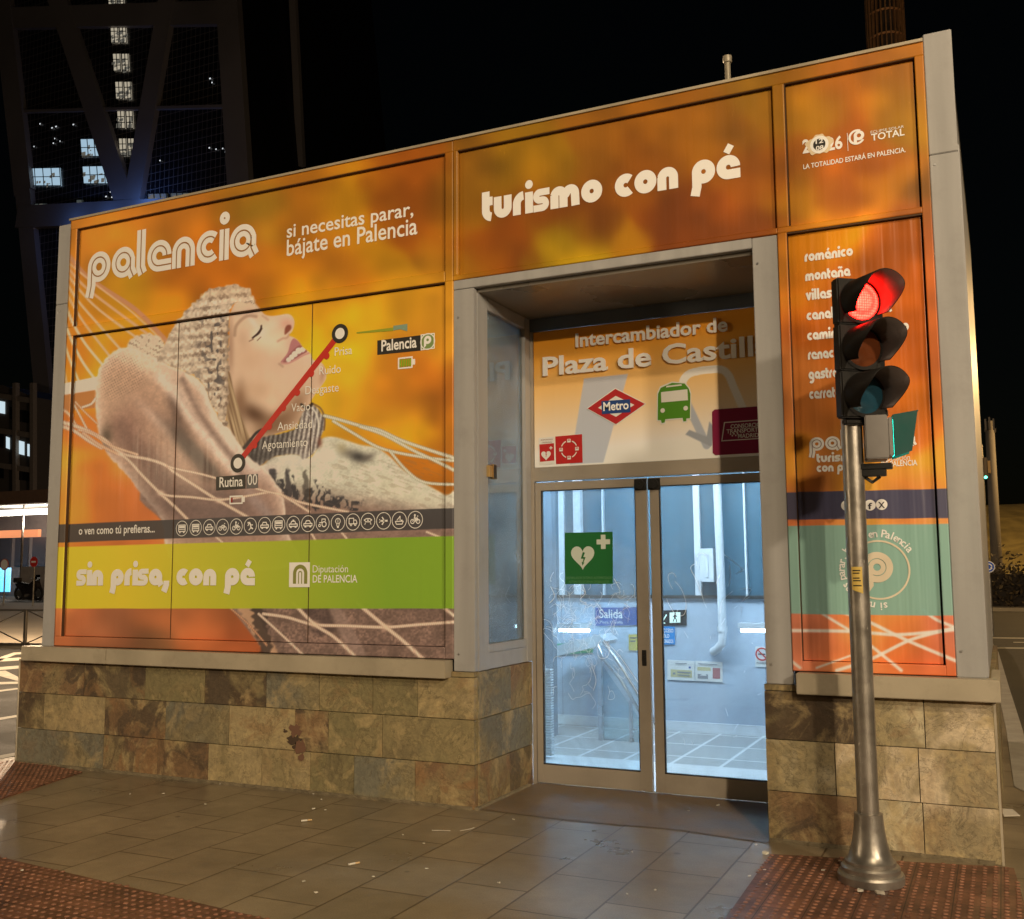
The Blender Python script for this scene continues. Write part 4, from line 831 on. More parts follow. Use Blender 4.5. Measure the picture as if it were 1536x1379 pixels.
c = P(1318, 855, YV); b = MB(); v_, f_ = ring_pts((c.x, c.z), .158, .168, YV, 48); b.add(v_, f_)
for r0, r1 in ((.020, .046), (.050, .086)):
    v_, f_ = ring_pts((c.x-.008, c.z+.015), r0, r1, YV-.0006, 36); b.add(v_, f_)
for x0, x1 in ((-.094, -.060), (-.056, -.030)): b.poly([(c.x+x0, YV-.0012, c.z+.015), (c.x+x1, YV-.0012, c.z+.015), (c.x+x1, YV-.0012, c.z-.090), (c.x+x0, YV-.0012, c.z-.125)])
b.build('round_emblem', noise_mat('cream_print', (.74, .66, .52), .5), panelLR)
txt = 'si necesitas parar, bájate en Palencia'; R_ = .185
b = MB(); me_all = []
for k, ch in enumerate(txt):
    if ch == ' ': continue
    a = rad(278-k*6.6)
    cu = bpy.data.curves.new('x', 'FONT'); cu.body = ch; cu.size = .062; cu.align_x = 'CENTER'; cu.resolution_u = 2; cu.offset = .001
    o = bpy.data.objects.new('x', cu); col.objects.link(o); bpy.context.view_layer.update(); me = bpy.data.meshes.new_from_object(o.evaluated_get(bpy.context.evaluated_depsgraph_get())); bpy.data.objects.remove(o)
    ca, sa = math.cos(a-math.pi/2), math.sin(a-math.pi/2)
    vs = [(c.x+R_*math.cos(a)+v.co.x*ca-v.co.y*sa, YV, c.z+R_*math.sin(a)+v.co.x*sa+v.co.y*ca) for v in me.vertices]
    b.add(vs, [tuple(p.vertices) for p in me.polygons]); bpy.data.meshes.remove(me)
b.build('circular_lettering', W_, panelLR)

b = MB(); rg = random.Random(2)
for (u, v, rx, rz, mi) in ((443, 1096, .055, .05, 1), (450, 1122, .045, .055, 1), (441, 1110, .075, .036, 0), (447, 1120, .05, .03, 0), (428, 1097, .02, .015, 0), (452, 1136, .03, .03, 1)):
    c = P(u, v, -.009); b.poly([(c.x+rx*rg.uniform(.6, 1.2)*math.cos(t), -.009-.0006*mi, c.z+rz*rg.uniform(.5, 1.3)*math.sin(t)) for t in [2*math.pi*k/18 for k in range(18)]], mi=mi)
b.build('spray_paint_smudge', [flat('spray_black', (.065, .042, .028), .6), flat('spray_pink', (.16, .085, .055), .6)], K)

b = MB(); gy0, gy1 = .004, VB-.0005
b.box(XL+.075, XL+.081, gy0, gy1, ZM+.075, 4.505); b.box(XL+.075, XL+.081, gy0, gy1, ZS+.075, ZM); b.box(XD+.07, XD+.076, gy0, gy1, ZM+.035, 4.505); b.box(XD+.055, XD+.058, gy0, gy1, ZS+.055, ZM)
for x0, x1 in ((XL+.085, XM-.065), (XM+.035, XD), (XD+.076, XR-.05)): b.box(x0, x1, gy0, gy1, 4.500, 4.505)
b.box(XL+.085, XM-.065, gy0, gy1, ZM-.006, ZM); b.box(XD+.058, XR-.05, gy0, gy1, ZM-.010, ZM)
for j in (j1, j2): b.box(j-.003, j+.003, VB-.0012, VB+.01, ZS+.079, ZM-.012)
b.build('gasket_and_shade_strip', flat('brown_shade_strip', (.07, .035, .015), .7), K)  # brown strips stand in for shadow lines round the panels; two cover seams
b = MB(); rg = random.Random(8)
for x0, x1, z in ((XL2+.05, XL, 3.80), (XR+.03, XR2, 3.84), (XR+.03, XR2, 1.1), (XM+.04, XC, 3.3), (XM+.04, XC, 1.0), (XJ+.03, XD, 3.4), (XJ+.03, XD, 1.0)):
    for x in (x0, ): b.tube([(x, .0045, z), (x, .0005, z)], .007, 10)
b.build('screw', M['steel'], K)
# ---------------------------------------------------------------- left reveal side light
b = MB(); x = XC; y0, y1, z0, z1 = .05, D-.012, .888, 3.474
fw = .05
b.box(x-.05, x+.006, y0, y0+.15, z0, z1); b.box(x-.05, x+.006, y1-.09, y1, z0, z1); b.box(x-.05, x+.006, y0+.15, y1-.09, z1-.09, z1); b.box(x-.05, x+.006, y0+.15, y1-.09, 1.0, 1.055); b.box(x-.04, x, y0+.15, y1-.09, z0, 1.0)
b.build('side_light_frame', M['alu'], K, bevel=.003)
box('side_light_pane', x-.03, x-.022, y0+.15, y1-.09, 1.055, z1-.09, glass('side_glass', (.74, .92, .94), .10, .03, .28), K)
b = MB(); b.box(x+.006, x+.03, y0+.12, y0+.17, 2.20, 2.28, 0); b.box(x+.006, x+.035, y0+.17, y0+.23, 2.19, 2.29, 1); b.build('side_light_latch', [flat('brass', (.5, .35, .15), .4, .8), M['black']], K, bevel=.003)
# ---------------------------------------------------------------- door frame, transom, doors
XA, XZ = XC+.001, XJ-.002; Y0, Y1 = D-.01, D+.05
b = MB(); b.box(XA, XA+.028, Y0, Y1, 0, 3.374); b.box(XZ-.02, XZ, Y0, Y1, 0, 3.374); b.box(XA+.028, XZ-.02, Y0, Y1, 2.222, 2.325); b.build('door_frame', M['bronze'], K, bevel=.002)
# transom panel with its printed gradient
def paint_transom(x, y):
    A = Art(x, y); n = len(x); t = np.clip((y-(520-(x-800)*.12))/175., 0, 1)
    A.c = np.array((236, 128, 24.))*(1-t)[:, None]+np.array((212, 194, 168.))*t[:, None]
    i, m, _ = A.poly_mask([(876, 568), (942, 561), (905, 694), (855, 697)], 1, False); A.mix(m*.9, (166, 156, 144), i)
    A.line([(1030, 610), (1024, 580), (1028, 566), (1042, 558), (1078, 554), (1092, 562), (1100, 580), (1114, 612)], 11, (226, 216, 204), 1.0)
    A.line([(1031, 606), (1060, 668)], 12, (158, 148, 136), 1.0, False)
    i, m, _ = A.poly_mask([(1028, 652), (1034, 645), (1060, 655), (1064, 632), (1070, 640), (1068, 668), (1066, 670)], 1, False); A.mix(m, (140, 131, 120), i)
    return A
TP = art_mesh('transom_sign', XA+.028+.002, XZ-.022, 2.327, 3.372, D, paint_transom, M['vinyl'], K, 1.3, .03)
YT = D-.004
M['letgrey'] = flat('raised_lettering', (.85, .84, .82), .45)
def raised(s, p0, p1, h):
    o = letters('lettering', s, p0, p1, h, YT-.012, M['letgrey'], TP, .022)
    bm = bmesh.new(); bm.from_mesh(o.data); g_ = bmesh.ops.extrude_face_region(bm, geom=list(bm.faces)); bmesh.ops.translate(bm, verts=[e for e in g_['geom'] if isinstance(e, bmesh.types.BMVert)], vec=(0, -.012, 0)); bmesh.ops.recalc_face_normals(bm, faces=bm.faces); bm.to_mesh(o.data); bm.free()
    return o
raised('Intercambiador de', (864, 521), (1092, 498), .098); raised('Plaza de Castilla', (815, 564), (1158, 531.5), .137)
b = MB()
def pp(b, pts, k, mi): b.poly([P(u, v, YT-.0012*k) for u, v in pts], mi=mi)
c0 = (924.5, 611)
pp(b, [(879.5, 613), (923, 582), (969.5, 606), (924, 638)], 0, 1); pp(b, [(881.5, 613), (923, 583.5), (967.5, 606), (924, 636.5)], 1, 0)
pp(b, [(897, 612), (923.5, 594), (951.5, 607.5), (924, 625.5)], 2, 1); pp(b, [(902, 602), (945, 599), (946, 618.5), (903, 621.5)], 3, 2)
b.build('metro_emblem', [flat('metro_red', (.42, .025, .03), .4), M['offwhite'], flat('metro_blue', (.02, .06, .22), .4)], TP)
letters('lettering', 'Metro', (905, 616.5), (943, 613.5), .062, YT-.006, M['white'], TP, .02)
b = MB()
pp(b, [(985, 632), (985.5, 590), (990, 580), (1008, 572.5), (1028, 574), (1034.5, 582), (1037, 590), (1036.5, 629), (1031, 630), (1031, 634), (1024, 634), (1023, 629), (999, 631), (998, 636), (991, 637), (990, 632)], 0, 1)
pp(b, [(986.5, 630.5), (987, 591), (991, 582), (1008, 574.5), (1027, 575.5), (1033, 583), (1035.5, 591), (1035, 627.5), (1029.5, 628), (1029.5, 632), (1025, 632.5), (1024, 627), (998, 629), (997, 634), (992.5, 635), (991.5, 630.5)], 1, 0)
pp(b, [(991.5, 588.5), (1031, 584), (1032, 600.5), (992, 604)], 2, 1); pp(b, [(999, 581.5), (1023, 578.5), (1022, 576.5), (1000, 579)], 2, 1)
for u, v in ((994, 616), (1028.5, 612.5)):
    c = P(u, v, YT-.004); b.add(disc((c.x, c.z), .017, YT-.004, 16), [tuple(range(16))], 1)
b.build('bus_icon', [flat('bus_green', (.08, .26, .02), .4), M['offwhite']], TP)
b = MB(); pp(b, [(1068, 618), (1072, 614.5), (1160, 608), (1160, 678.5), (1073, 683), (1069, 680)], 0, 0); pp(b, [(1086, 633.5), (1160, 628), (1160, 629.2), (1087.3, 634.8), (1083.5, 660.8), (1160, 656), (1160, 657.2), (1082, 662.3)], 2, 1)
for k in range(6): q = P(1095+k*2.6, 652.5-k*.2, YT-.003); b.box(q.x, q.x+.008, YT-.004, YT-.003, q.z-(k % 2)*.012, q.z+.010-(k % 2)*.012, 1)
b.build('transport_plaque', [flat('plum', (.20, .012, .055), .35), M['offwhite']], TP)
letters('lettering', 'CONSORCIO', (1096, 643), (1141, 640), .028, YT-.004, M['offwhite'], TP, .012); letters('lettering', 'TRANSPORTES', (1090, 650.5), (1145, 647), .028, YT-.004, M['offwhite'], TP, .012); letters('lettering', 'MADRID', (1107, 657.5), (1138, 655.5), .028, YT-.004, M['offwhite'], TP, .012)
def heart(b, u, v, s, Y, mi, sy=1.0):
    c = P(u, v, Y); pts = []
    for k in range(40):
        t = 2*math.pi*k/40; pts.append((c.x+s*16*math.sin(t)**3/17, Y, c.z+s*sy*(13*math.cos(t)-5*math.cos(2*t)-2*math.cos(3*t)-math.cos(4*t))/17))
    b.poly(pts, mi=mi)
def bolt(b, u, v, s, Y, mi):
    c = P(u, v, Y); b.poly([(c.x+x*s, Y, c.z+z*s) for x, z in [(.02, .55), (.22, .50), (.05, .12), (.28, .12), (.06, -.35), (.16, -.33), (-.03, -.62), (-.10, -.28), (-.01, -.32), (.08, -.02), (-.18, -.02)]], mi=mi)
b = MB(); pp(b, [(808, 657.5), (831, 655), (832, 696), (809, 698)], 0, 1); pp(b, [(809, 667), (831, 665), (831.5, 691), (810, 693)], 1, 0); pp(b, [(833, 655), (873, 651.5), (874, 694), (834, 696.5)], 0, 0)
heart(b, 819, 683, .042, YT-.004, 1); bolt(b, 819, 682, .03, YT-.006, 0); q = P(826.5, 672, YT-.004); b.box(q.x-.012, q.x+.012, YT-.005, YT-.004, q.z-.004, q.z+.004, 1); b.box(q.x-.004, q.x+.004, YT-.0065, YT-.0055, q.z-.012, q.z+.012, 1)
c = P(853.5, 674, YT-.004)
for a0 in range(0, 360, 90):
    v_, f_ = ring_pts((c.x, c.z), .060, .068, YT-.004, 10, rad(a0+22), rad(a0+68)); b.add(v_, f_, 1)
    a = rad(a0); x_, z_ = c.x+.064*math.cos(a), c.z+.064*math.sin(a); b.box(x_-.014, x_+.014, YT-.005, YT-.004, z_-.013, z_+.013, 1); b.box(x_-.009, x_+.009, YT-.0062, YT-.0057, z_+.001, z_+.008, 0)
b.build('safety_sticker', [flat('sticker_red', (.45, .02, .02), .4), M['offwhite']], TP)
for k, u in enumerate((811.5, 813)): letters('lettering', ('ESPACIO', 'CARDIOPROTEGIDO')[k], (u, 661+k*4), (829-k, 659.5+k*4), .008, YT-.006, flat('tiny_print', (.2, .03, .03)), TP)
# two door leaves
GD = glass('door_glass', (.90, .96, .98), .06, .02, .14)
YG = D+.012
def leaf(x0, x1, gx0, gx1, GD=GD):
    b = MB(); b.box(x0, gx0, Y0+.012, Y1-.01, .012, 2.212); b.box(gx1, x1, Y0+.012, Y1-.01, .012, 2.212); b.box(gx0, gx1, Y0+.012, Y1-.01, .012, .142); b.box(gx0, gx1, Y0+.012, Y1-.01, 2.152, 2.212)
    o = b.build('door', M['bronze'], K, bevel=.0015)
    gk = MB(); e = .006
    for q in ((gx0, gx0+e, .142, 2.152), (gx1-e, gx1, .142, 2.152), (gx0+e, gx1-e, .142, .142+e), (gx0+e, gx1-e, 2.152-e, 2.152)): gk.box(q[0], q[1], Y0+.016, Y1-.014, q[2], q[3])
    gk.build('gasket_and_shade_strip', M['black'], o)
    box('pane', gx0+e, gx1-e, YG, YG+.006, .142+e, 2.152-e, GD, o)
    return o
lf1 = leaf(XA+.032, -1.395, -2.226, -1.482, glass('worn_hazy_door_glass', (.80, .92, .98), .05, .02, .26)); lf2 = leaf(-1.372, XZ-.024, -1.305, -.470)  # pale film on the worn left pane also stands in for hazy glow
b = MB(); q = P(963.5, 987, D); b.lathe([(.0, 0), (.001, 0)], n=6)
b = MB(); b.box(-1.452, -1.420, Y0+.004, Y0+.012, q.z-.055, q.z+.055); b.tube([(-1.436, Y0+.006, q.z+.01), (-1.436, Y0-.012, q.z+.01)], .011, 12); b.build('lock', M['black'], lf1, bevel=.002)
for lf, xx in ((lf1, -1.437), (lf2, -1.335)):
    b = MB(); b.tube([(xx, Y0+.012, 2.165), (xx, Y0-.028, 2.165)], .036, 18); b.tube([(xx, Y0-.028, 2.165), (xx, Y0-.034, 2.165)], .014, 12); b.box(xx-.045, xx+.045, Y0-.002, Y0+.012, 2.125, 2.205); b.build('lever_hub', M['black'], lf, bevel=.002)
# AED sign on left glass
YS = YG-.003
b = MB(); b.poly([P(u, v, YS) for u, v in [(847, 799.5), (919, 798), (919.5, 876), (847.5, 876.5)]], mi=0)
heart(b, 874, 834.5, .098, YS-.001, 1, 1.05); bolt(b, 874, 838, .085, YS-.002, 0)
q = P(905, 813, YS); b.box(q.x-.052, q.x+.052, YS-.0015, YS-.001, q.z-.018, q.z+.018, 1); b.box(q.x-.018, q.x+.018, YS-.0026, YS-.002, q.z-.052, q.z+.052, 1)
b.build('defibrillator_sign', [flat('sign_green', (.015, .13, .035), .4), flat('sign_white', (.52, .58, .52), .5)], lf1)
letters('lettering', 'DESFIBRILADOR EXTERNO AUTOMATIZADO', (849, 869), (918, 868), .018, YS-.001, flat('sign_pale', (.10, .26, .12)), lf1); letters('lettering', 'AUTOMATED EXTERNAL DEFIBRILLATOR', (853, 874.5), (914, 874), .016, YS-.001, bpy.data.materials['sign_pale'], lf1)
# scratched graffiti on the glass
SCR = flat('scratched_glass', (.78, .86, .92), .7)
def scribble(par, strokes, w, Y=YG-.0015):
    b = MB()
    for k, s in enumerate(strokes):
        p = smooth(s, 5, False) if len(s) > 2 else np.array(s, float)
        ribbon(b, [(P(u, v, Y).x, P(u, v, Y).z) for u, v in p], w, Y-.0001*(k % 9))
    return b.build('scratches', SCR, par)
scribble(lf2, [[(1009, 884), (1003, 872), (1003, 862), (1010, 860), (1014, 866)], [(1012, 872), (1022, 884), (1029, 905), (1026, 922), (1014, 922), (1004, 908), (1000, 898)], [(1046, 836), (1048, 832), (1054, 830), (1060, 834)], [(1042, 846), (1036, 852), (1042, 866), (1050, 884), (1056, 903), (1060, 912)],
               [(1086, 832), (1102, 844), (1116, 855)], [(1116, 855), (1104, 861)], [(1094, 848), (1096, 866), (1092, 880)], [(1110, 884), (1127, 884), (1112, 903)], [(1112, 903), (1124, 896)], [(1099, 887), (1084, 901), (1080, 920)], [(1074, 876), (1080, 862)], [(1113, 910), (1112, 922)], [(1044, 842), (1046, 850)]], .0030)
rg = random.Random(3); st = []
for k in range(95):
    u = rg.triangular(818, 956, 850); v = rg.triangular(850, 1060, 900); n = rg.randint(3, 6); s = [(u, v)]; a = rg.uniform(0, 6.28); 
    for _ in range(n): a += rg.uniform(-1.6, 1.6); l = rg.uniform(3, 9); u += l*math.cos(a); v += l*math.sin(a)*1.2; s.append((min(958, max(815, u)), v))
    st.append(s)
scribble(lf1, st, .0016)
scribble(lf1, [[(901, 960), (896, 970), (898, 985), (905, 988), (912, 984), (914, 972), (908, 962)], [(905, 962), (925, 990), (958, 1042)], [(914, 968), (930, 985), (960, 1028)], [(936, 905), (945, 912)], [(888, 1000), (894, 1020), (890, 1036)], [(826, 880), (832, 895), (824, 905)], [(895, 905), (905, 918), (911, 925)], [(921, 868), (930, 884)], [(874, 878), (878, 890), (870, 900), (880, 905)]], .0034)
rg = random.Random(5); st = []
for k in range(16):
    u = rg.uniform(995, 1145); v = rg.uniform(900, 1120); st.append([(u, v), (u+rg.uniform(-6, 6), v+rg.uniform(-4, 12))])
scribble(lf2, st, .002)
# ---------------------------------------------------------------- room behind the doors
XI0, XI1, YI = -4.6, .30, 3.70
floor_m, n_, b_ = nodes('vestibule_floor'); L_ = n_.links
tc = n_.nodes.new('ShaderNodeTexCoord'); br = n_.nodes.new('ShaderNodeTexBrick'); br.offset = 0; br.inputs['Scale'].default_value = 1; br.inputs['Brick Width'].default_value = .40; br.inputs['Row Height'].default_value = .60; br.inputs['Mortar Size'].default_value = .015
br.inputs['Color1'].default_value = (.34, .35, .34, 1); br.inputs['Color2'].default_value = (.28, .29, .29, 1); br.inputs['Mortar'].default_value = (.62, .64, .65, 1); L_.new(tc.outputs['Object'], br.inputs['Vector'])
no = n_.nodes.new('ShaderNodeTexNoise'); no.inputs['Scale'].default_value = 60; L_.new(tc.outputs['Object'], no.inputs['Vector']); bp = n_.nodes.new('ShaderNodeBump'); bp.inputs['Strength'].default_value = .4; bp.inputs['Distance'].default_value = .01; L_.new(no.outputs['Fac'], bp.inputs['Height']); L_.new(bp.outputs[0], b_.inputs['Normal'])
L_.new(br.outputs['Color'], b_.inputs['Base Color']); b_.inputs['Roughness'].default_value = .35
box('vestibule_floor', XI0, XI1, 2.06, YI, -.03, .006, floor_m, K)
box('threshold_floor', XI0, XI1, D+.06, 2.055, -.03, .008, noise_mat('pale_floor', (.62, .64, .65), .4, 0, .08, 3), K)
b = MB(); b.box(XI0-.05, XI0, D, YI, -.05, 4.3); b.box(XI1, XI1+.05, D, YI, -.05, 4.3); b.build('vestibule_wall', M['inwall'], K)
box('vestibule_wall', XI0, XC-.27, D-.05, D, 0, .9, M['inwall'], K)
b = MB(); b.box(XI0, XI1, YI, YI+.08, 0, 1.275); b.build('parapet_wall', M['inwall'], K)
b = MB()
for k in range(1, 5): b.box(XI0+k*1.03-.004+.35, XI0+k*1.03+.004+.35, YI-.004, YI, .02, 1.26)
b.build('panel_joint', noise_mat('joint_blue_grey', (.30, .36, .44), .6), K)  # slightly darker blue-grey strips at the wall panel joints
box('parapet_cap', XI0, XI1, YI-.03, YI+.10, 1.275, 1.305, M['darkmetal'], K)
box('ceiling', XI0, XI1, D+.05, YI+.2, 3.40, 3.46, M['inwhite'], K)
box('skirting', XI0, XI1, YI-.015, YI, .006, .10, M['inwhite'], K)
# back glazing: blue panes between white mullions
pane_m = noise_mat('blue_back_glass', (.085, .17, .23), .18, 0, .10, 1.1, 0, 40, .6, 0, streak=True)
b = MB(); xs = [XI0]+[P(u, 800, YI).x for u in (843, 905, 1046, 1118)]+[XI1]
for k in range(len(xs)-1): b.box(xs[k]+.012, xs[k+1]-.012, YI+.02, YI+.03, 1.305, 3.40)
b.build('back_pane', pane_m, K)
b = MB()
for k in range(1, len(xs)-1):
    wd = .03 if k in (1, 3) else .009; b.box(xs[k]-wd, xs[k]+wd, YI-.02, YI+.04, 1.305, 3.40)
b.build('back_mullion', M['inwhite'], K)
b = MB(); q = P(868, 800, 2.6); q = P(868, 800, YI-.05); b.box(q.x-.04, q.x+.04, YI-.10, YI-.02, 1.31, 3.40); b.build('inner_column', M['inwhite'], K, bevel=.004)
q = P(822, 850, 2.9); box('inner_column', q.x-.12, q.x+.02, 2.95, 3.05, .006, 3.40, noise_mat('blue_column', (.16, .22, .28), .4), K)
# ceiling tubes and lit wall tubes
TUBE = emis('fluorescent_tube', (.74, .88, 1.0), 22)
def light_fitting(x0, x1, y, z, lbl, grp=None):
    r = empty('fluorescent_light', ((x0+x1)/2, y, z)); tag(r, lbl, 'light', grp)
    c = r.location
    o = MB().box(x0-c.x, x1-c.x, -.04, .04, 0, .05).build('housing', M['inwhite'], r, bevel=.004)
    MB().tube([(x0-c.x+.02, 0, -.018), (x1-c.x-.02, 0, -.018)], .016, 10).build('tube', TUBE, r)
    return r
q0 = P(836, 941, 3.3); q1 = P(887, 941, 3.3)
light_fitting(q0.x, q1.x, 3.3, q0.z-.01, 'bright fluorescent tube glowing above the stairs behind the left door')
q0 = P(1108, 941, 3.35); q1 = P(1153, 941, 3.35)
light_fitting(q0.x, q1.x, 3.35, q0.z-.01, 'bright fluorescent tube glowing on the wall behind the right door')
for k, x in enumerate((-3.6, -2.2, -.9)):
    light_fitting(x-.55, x+.55, 2.3, 3.33, 'fluorescent tube under the vestibule ceiling', 'ceiling tubes of the vestibule')
for x, y, e in ((-2.0, 2.4, 66), (-.8, 2.4, 52), (-3.5, 1.9, 80)):
    ld = bpy.data.lights.new('vestibule_light', 'AREA'); ld.shape = 'RECTANGLE'; ld.size = 1.1; ld.size_y = .12; ld.energy = e; ld.color = (.72, .87, 1)
    lo = bpy.data.objects.new('vestibule_light', ld); col.objects.link(lo); lo.location = (x, y, 3.30)
# stairs going down at the back left: soffit beam, handrail and glass
b = MB(); a = P(815, 985, 3.2); c = P(900, 958, 3.2); d = P(905, 968, 3.2)
b.poly([P(u, v, 3.2) for u, v in [(812, 975), (898, 952), (908, 962), (905, 968), (812, 990)]], (0, .35, 0)); o = b.build('stair_canopy', M['inwhite']); tag(o, 'sloping white beam over the stairs seen through the left door', 'beam')
hr = empty('handrail', P(905, 965, 2.9)); tag(hr, 'steel handrail running down to the stairs behind the left door', 'handrail'); L0 = hr.location
pt = lambda u, v, y: P(u, v, y)-L0
b = MB(); b.tube([pt(905, 962, 2.9), pt(935, 1005, 2.9), pt(985, 1088, 2.9)], .018, 10); b.build('rail', M['steel'], hr, True)
b = MB(); b.tube([pt(897, 966, 2.9), pt(905, 990, 2.9), pt(930, 1018, 2.9), pt(972, 1090, 2.9)], .016, 10); b.build('rail', M['steel'], hr, True)
b = MB(); g0 = P(900, 1000, 2.9)-L0; z_ = .006-L0.z
b.box(g0.x-.02, g0.x+.02, -.02, .02, z_, g0.z+.1); q = P(946, 1050, 2.9)-L0; b.box(q.x-.015, q.x+.015, -.015, .015, z_, q.z); b.build('post', M['steel'], hr)
b = MB(); b.poly([pt(898, 990, 2.93), pt(970, 1095, 2.93), (pt(970, 1095, 2.93).x, .03, z_), (pt(898, 990, 2.93).x, .03, z_)], (0, .008, 0)); b.build('glass_panel', glass('rail_glass', (.8, .92, .95), .08, .05, .10), hr)
b = MB(); q = P(822, 1010, 1.9)
for k in range(34): b.box(q.x-.045, q.x+.045, 1.85, 1.91, .03+k*.021, .042+k*.021)
b.box(q.x-.055, q.x-.03, 1.84, 1.92, .008, .76); o = b.build('ribbed_radiator', M['inwhite']); tag(o, 'narrow white ribbed radiator just inside the left door', 'radiator')
# drain pipe, conduit box, signs on the wall
b = MB(); yy = YI-.10
b.tube([P(1075, 715, yy), P(1081, 860, yy), P(1084, 950, yy), P(1083, 965, yy), P(1077, 973, yy+.03), P(1070, 978, yy+.09)], .040, 16); b.tube([P(1083.5, 940, yy), P(1083.8, 948, yy)], .048, 16)
o = b.build('drain_pipe', M['inwhite']); smooth_by_angle(o); tag(o, 'white drain pipe bending into the wall behind the right door', 'pipe')
b = MB(); q = P(1062, 848, YI-.04); b.box(q.x-.065, q.x+.065, YI-.09, YI-.005, q.z-.16, q.z+.16); b.box(q.x-.02, q.x+.02, YI-.097, YI-.09, q.z-.12, q.z+.10); o = b.build('junction_box', M['inwhite'], bevel=.008); tag(o, 'small white electrical box fixed beside the drain pipe', 'electrical box')
YW = YI-.012
def notice(name, quads, mats, lbl, cat, t=.008):
    b = MB()
    for k, (q, mi) in enumerate(quads): b.poly([P(u, v, YW-.0015*k) for u, v in q], (0, t if k == 0 else .001, 0), mi)
    o = b.build(name, mats); return tag(o, lbl, cat)
PR = [M['offwhite'], flat('poster_yellow', (.55, .50, .28)), flat('poster_grey', (.25, .27, .30)), flat('poster_red', (.40, .15, .16)), flat('poster_blue', (.08, .12, .35))]
notice('wall_notice', [([(1001, 990), (1041.5, 992), (1041.5, 1021.5), (1001, 1019.5)], 0), ([(1006, 1004), (1038, 1006), (1038, 1017), (1006, 1015.5)], 1), ([(1009, 1009), (1013, 1009), (1013, 1012), (1009, 1012)], 2), ([(1016, 1007.5), (1036, 1008.5), (1036, 1010.5), (1016, 1009.5)], 2), ([(1016, 1012), (1034, 1013), (1034, 1014.3), (1016, 1013.3)], 2), ([(1013, 994.5), (1030, 995.2), (1030, 996.5), (1013, 995.8)], 2), ([(1033, 1000), (1036, 1000), (1036, 1003), (1033, 1003)], 4)], PR, 'white wall notice with a yellow strip, left of a matching pair', 'notice')
notice('wall_notice', [([(1043, 991.5), (1083.5, 993.5), (1083.5, 1023.5), (1043, 1021.5)], 0), ([(1046, 1000.5), (1066, 1001.5), (1066, 1007), (1046, 1006)], 1), ([(1046.5, 1011), (1062, 1012), (1062, 1019), (1046.5, 1018)], 2), ([(1069, 1002), (1080, 1002.6), (1080, 1018.5), (1069, 1018)], 3), ([(1050, 1013.5), (1056, 1009), (1060, 1014)], 0), ([(1047, 995), (1076, 996.6), (1076, 997.8), (1047, 996.2)], 2)], PR, 'white wall notice with pink and grey pictures, beside the drain pipe end', 'notice')
ex = notice('exit_sign', [([(990, 916), (1029.5, 915), (1029.5, 938.5), (990, 939)], 0)], [M['black']], 'black exit sign with a lit walking figure behind the right door', 'exit sign', .03)
GL = emis('sign_glow', (.75, .95, .85), .7, (.6, .8, .7))
b = MB(); b.poly([P(u, v, YW-.002) for u, v in [(1004.5, 919), (1020.5, 918.5), (1020.5, 934), (1004.5, 934.5)]], mi=0); b.build('lit_square', GL, ex)
b = MB(); c = P(1012.5, 926.5, YW-.003); s = .05; Yq = YW-.0035
b.add(disc((c.x+.003, c.z+.038), .009, Yq, 12), [tuple(range(12))]); ribbon(b, [(c.x, c.z+.028), (c.x-.002, c.z-.002)], .018, Yq); ribbon(b, [(c.x-.002, c.z), (c.x-.02, c.z-.04)], .009, Yq-.0003); ribbon(b, [(c.x, c.z), (c.x+.012, c.z-.018), (c.x+.014, c.z-.042)], .009, Yq-.0006); ribbon(b, [(c.x-.022, c.z+.004), (c.x, c.z+.024), (c.x+.02, c.z+.006)], .007, Yq-.0009); b.build('walking_figure', M['black'], ex)
b = MB(); ribbon(b, [(P(993, 934, YW).x, P(993, 934, YW).z), (P(1000, 922, YW).x, P(1000, 922, YW).z)], .012, YW-.003); ribbon(b, [(P(992, 926, YW).x, P(992, 926, YW).z), (P(992, 934, YW).x, P(992, 934, YW).z), (P(998, 935, YW).x, P(998, 935, YW).z)], .010, YW-.0035); b.build('arrow', GL, ex)
o = notice('blue_notice', [([(989, 940), (1012, 940), (1012, 967), (989, 967)], 0)], [flat('notice_blue', (.02, .25, .62), .5)], 'blue notice with white words just below the black exit sign', 'notice')
for k, s in enumerate(('ACCESO', 'SOLO', 'ABONADOS')): letters('lettering', s, (992, 948.5+k*8), (1010-(k == 1)*6, 948.5+k*8), .034, YW-.003, M['white'], o, .02)
o = notice('no_smoking_sign', [([(1133, 970), (1156, 971), (1156, 1001), (1133, 1000)], 0)], [M['offwhite']], 'white no smoking notice at the right edge of the glass', 'notice')
c = P(1143, 981.5, YW-.004); b = MB(); v_, f_ = ring_pts((c.x, c.z), .048, .062, YW-.004); b.add(v_, f_, 0); ribbon(b, [(c.x-.04, c.z+.04), (c.x+.04, c.z-.04)], .012, YW-.0045, 0); b.box(c.x-.035, c.x+.03, YW-.0038, YW-.0034, c.z-.006, c.z+.006, 1); b.build('symbol', [M['red'], M['charcoal']], o)
letters('lettering', 'PROHIBIDO', (1135, 996), (1151, 996), .018, YW-.003, M['charcoal'], o)
o = notice('way_out_sign', [([(893, 912), (957, 911), (957, 938), (893, 939)], 0)], [flat('sign_blue', (.035, .09, .30), .4)], 'dark blue way out sign behind the left door glass', 'sign')
letters('lettering', 'Salida', (899, 927), (934, 926), .085, YW-.003, M['white'], o, .01); letters('lettering', 'Plaza Castilla', (900, 935), (934, 934.5), .025, YW-.003, M['white'], o)
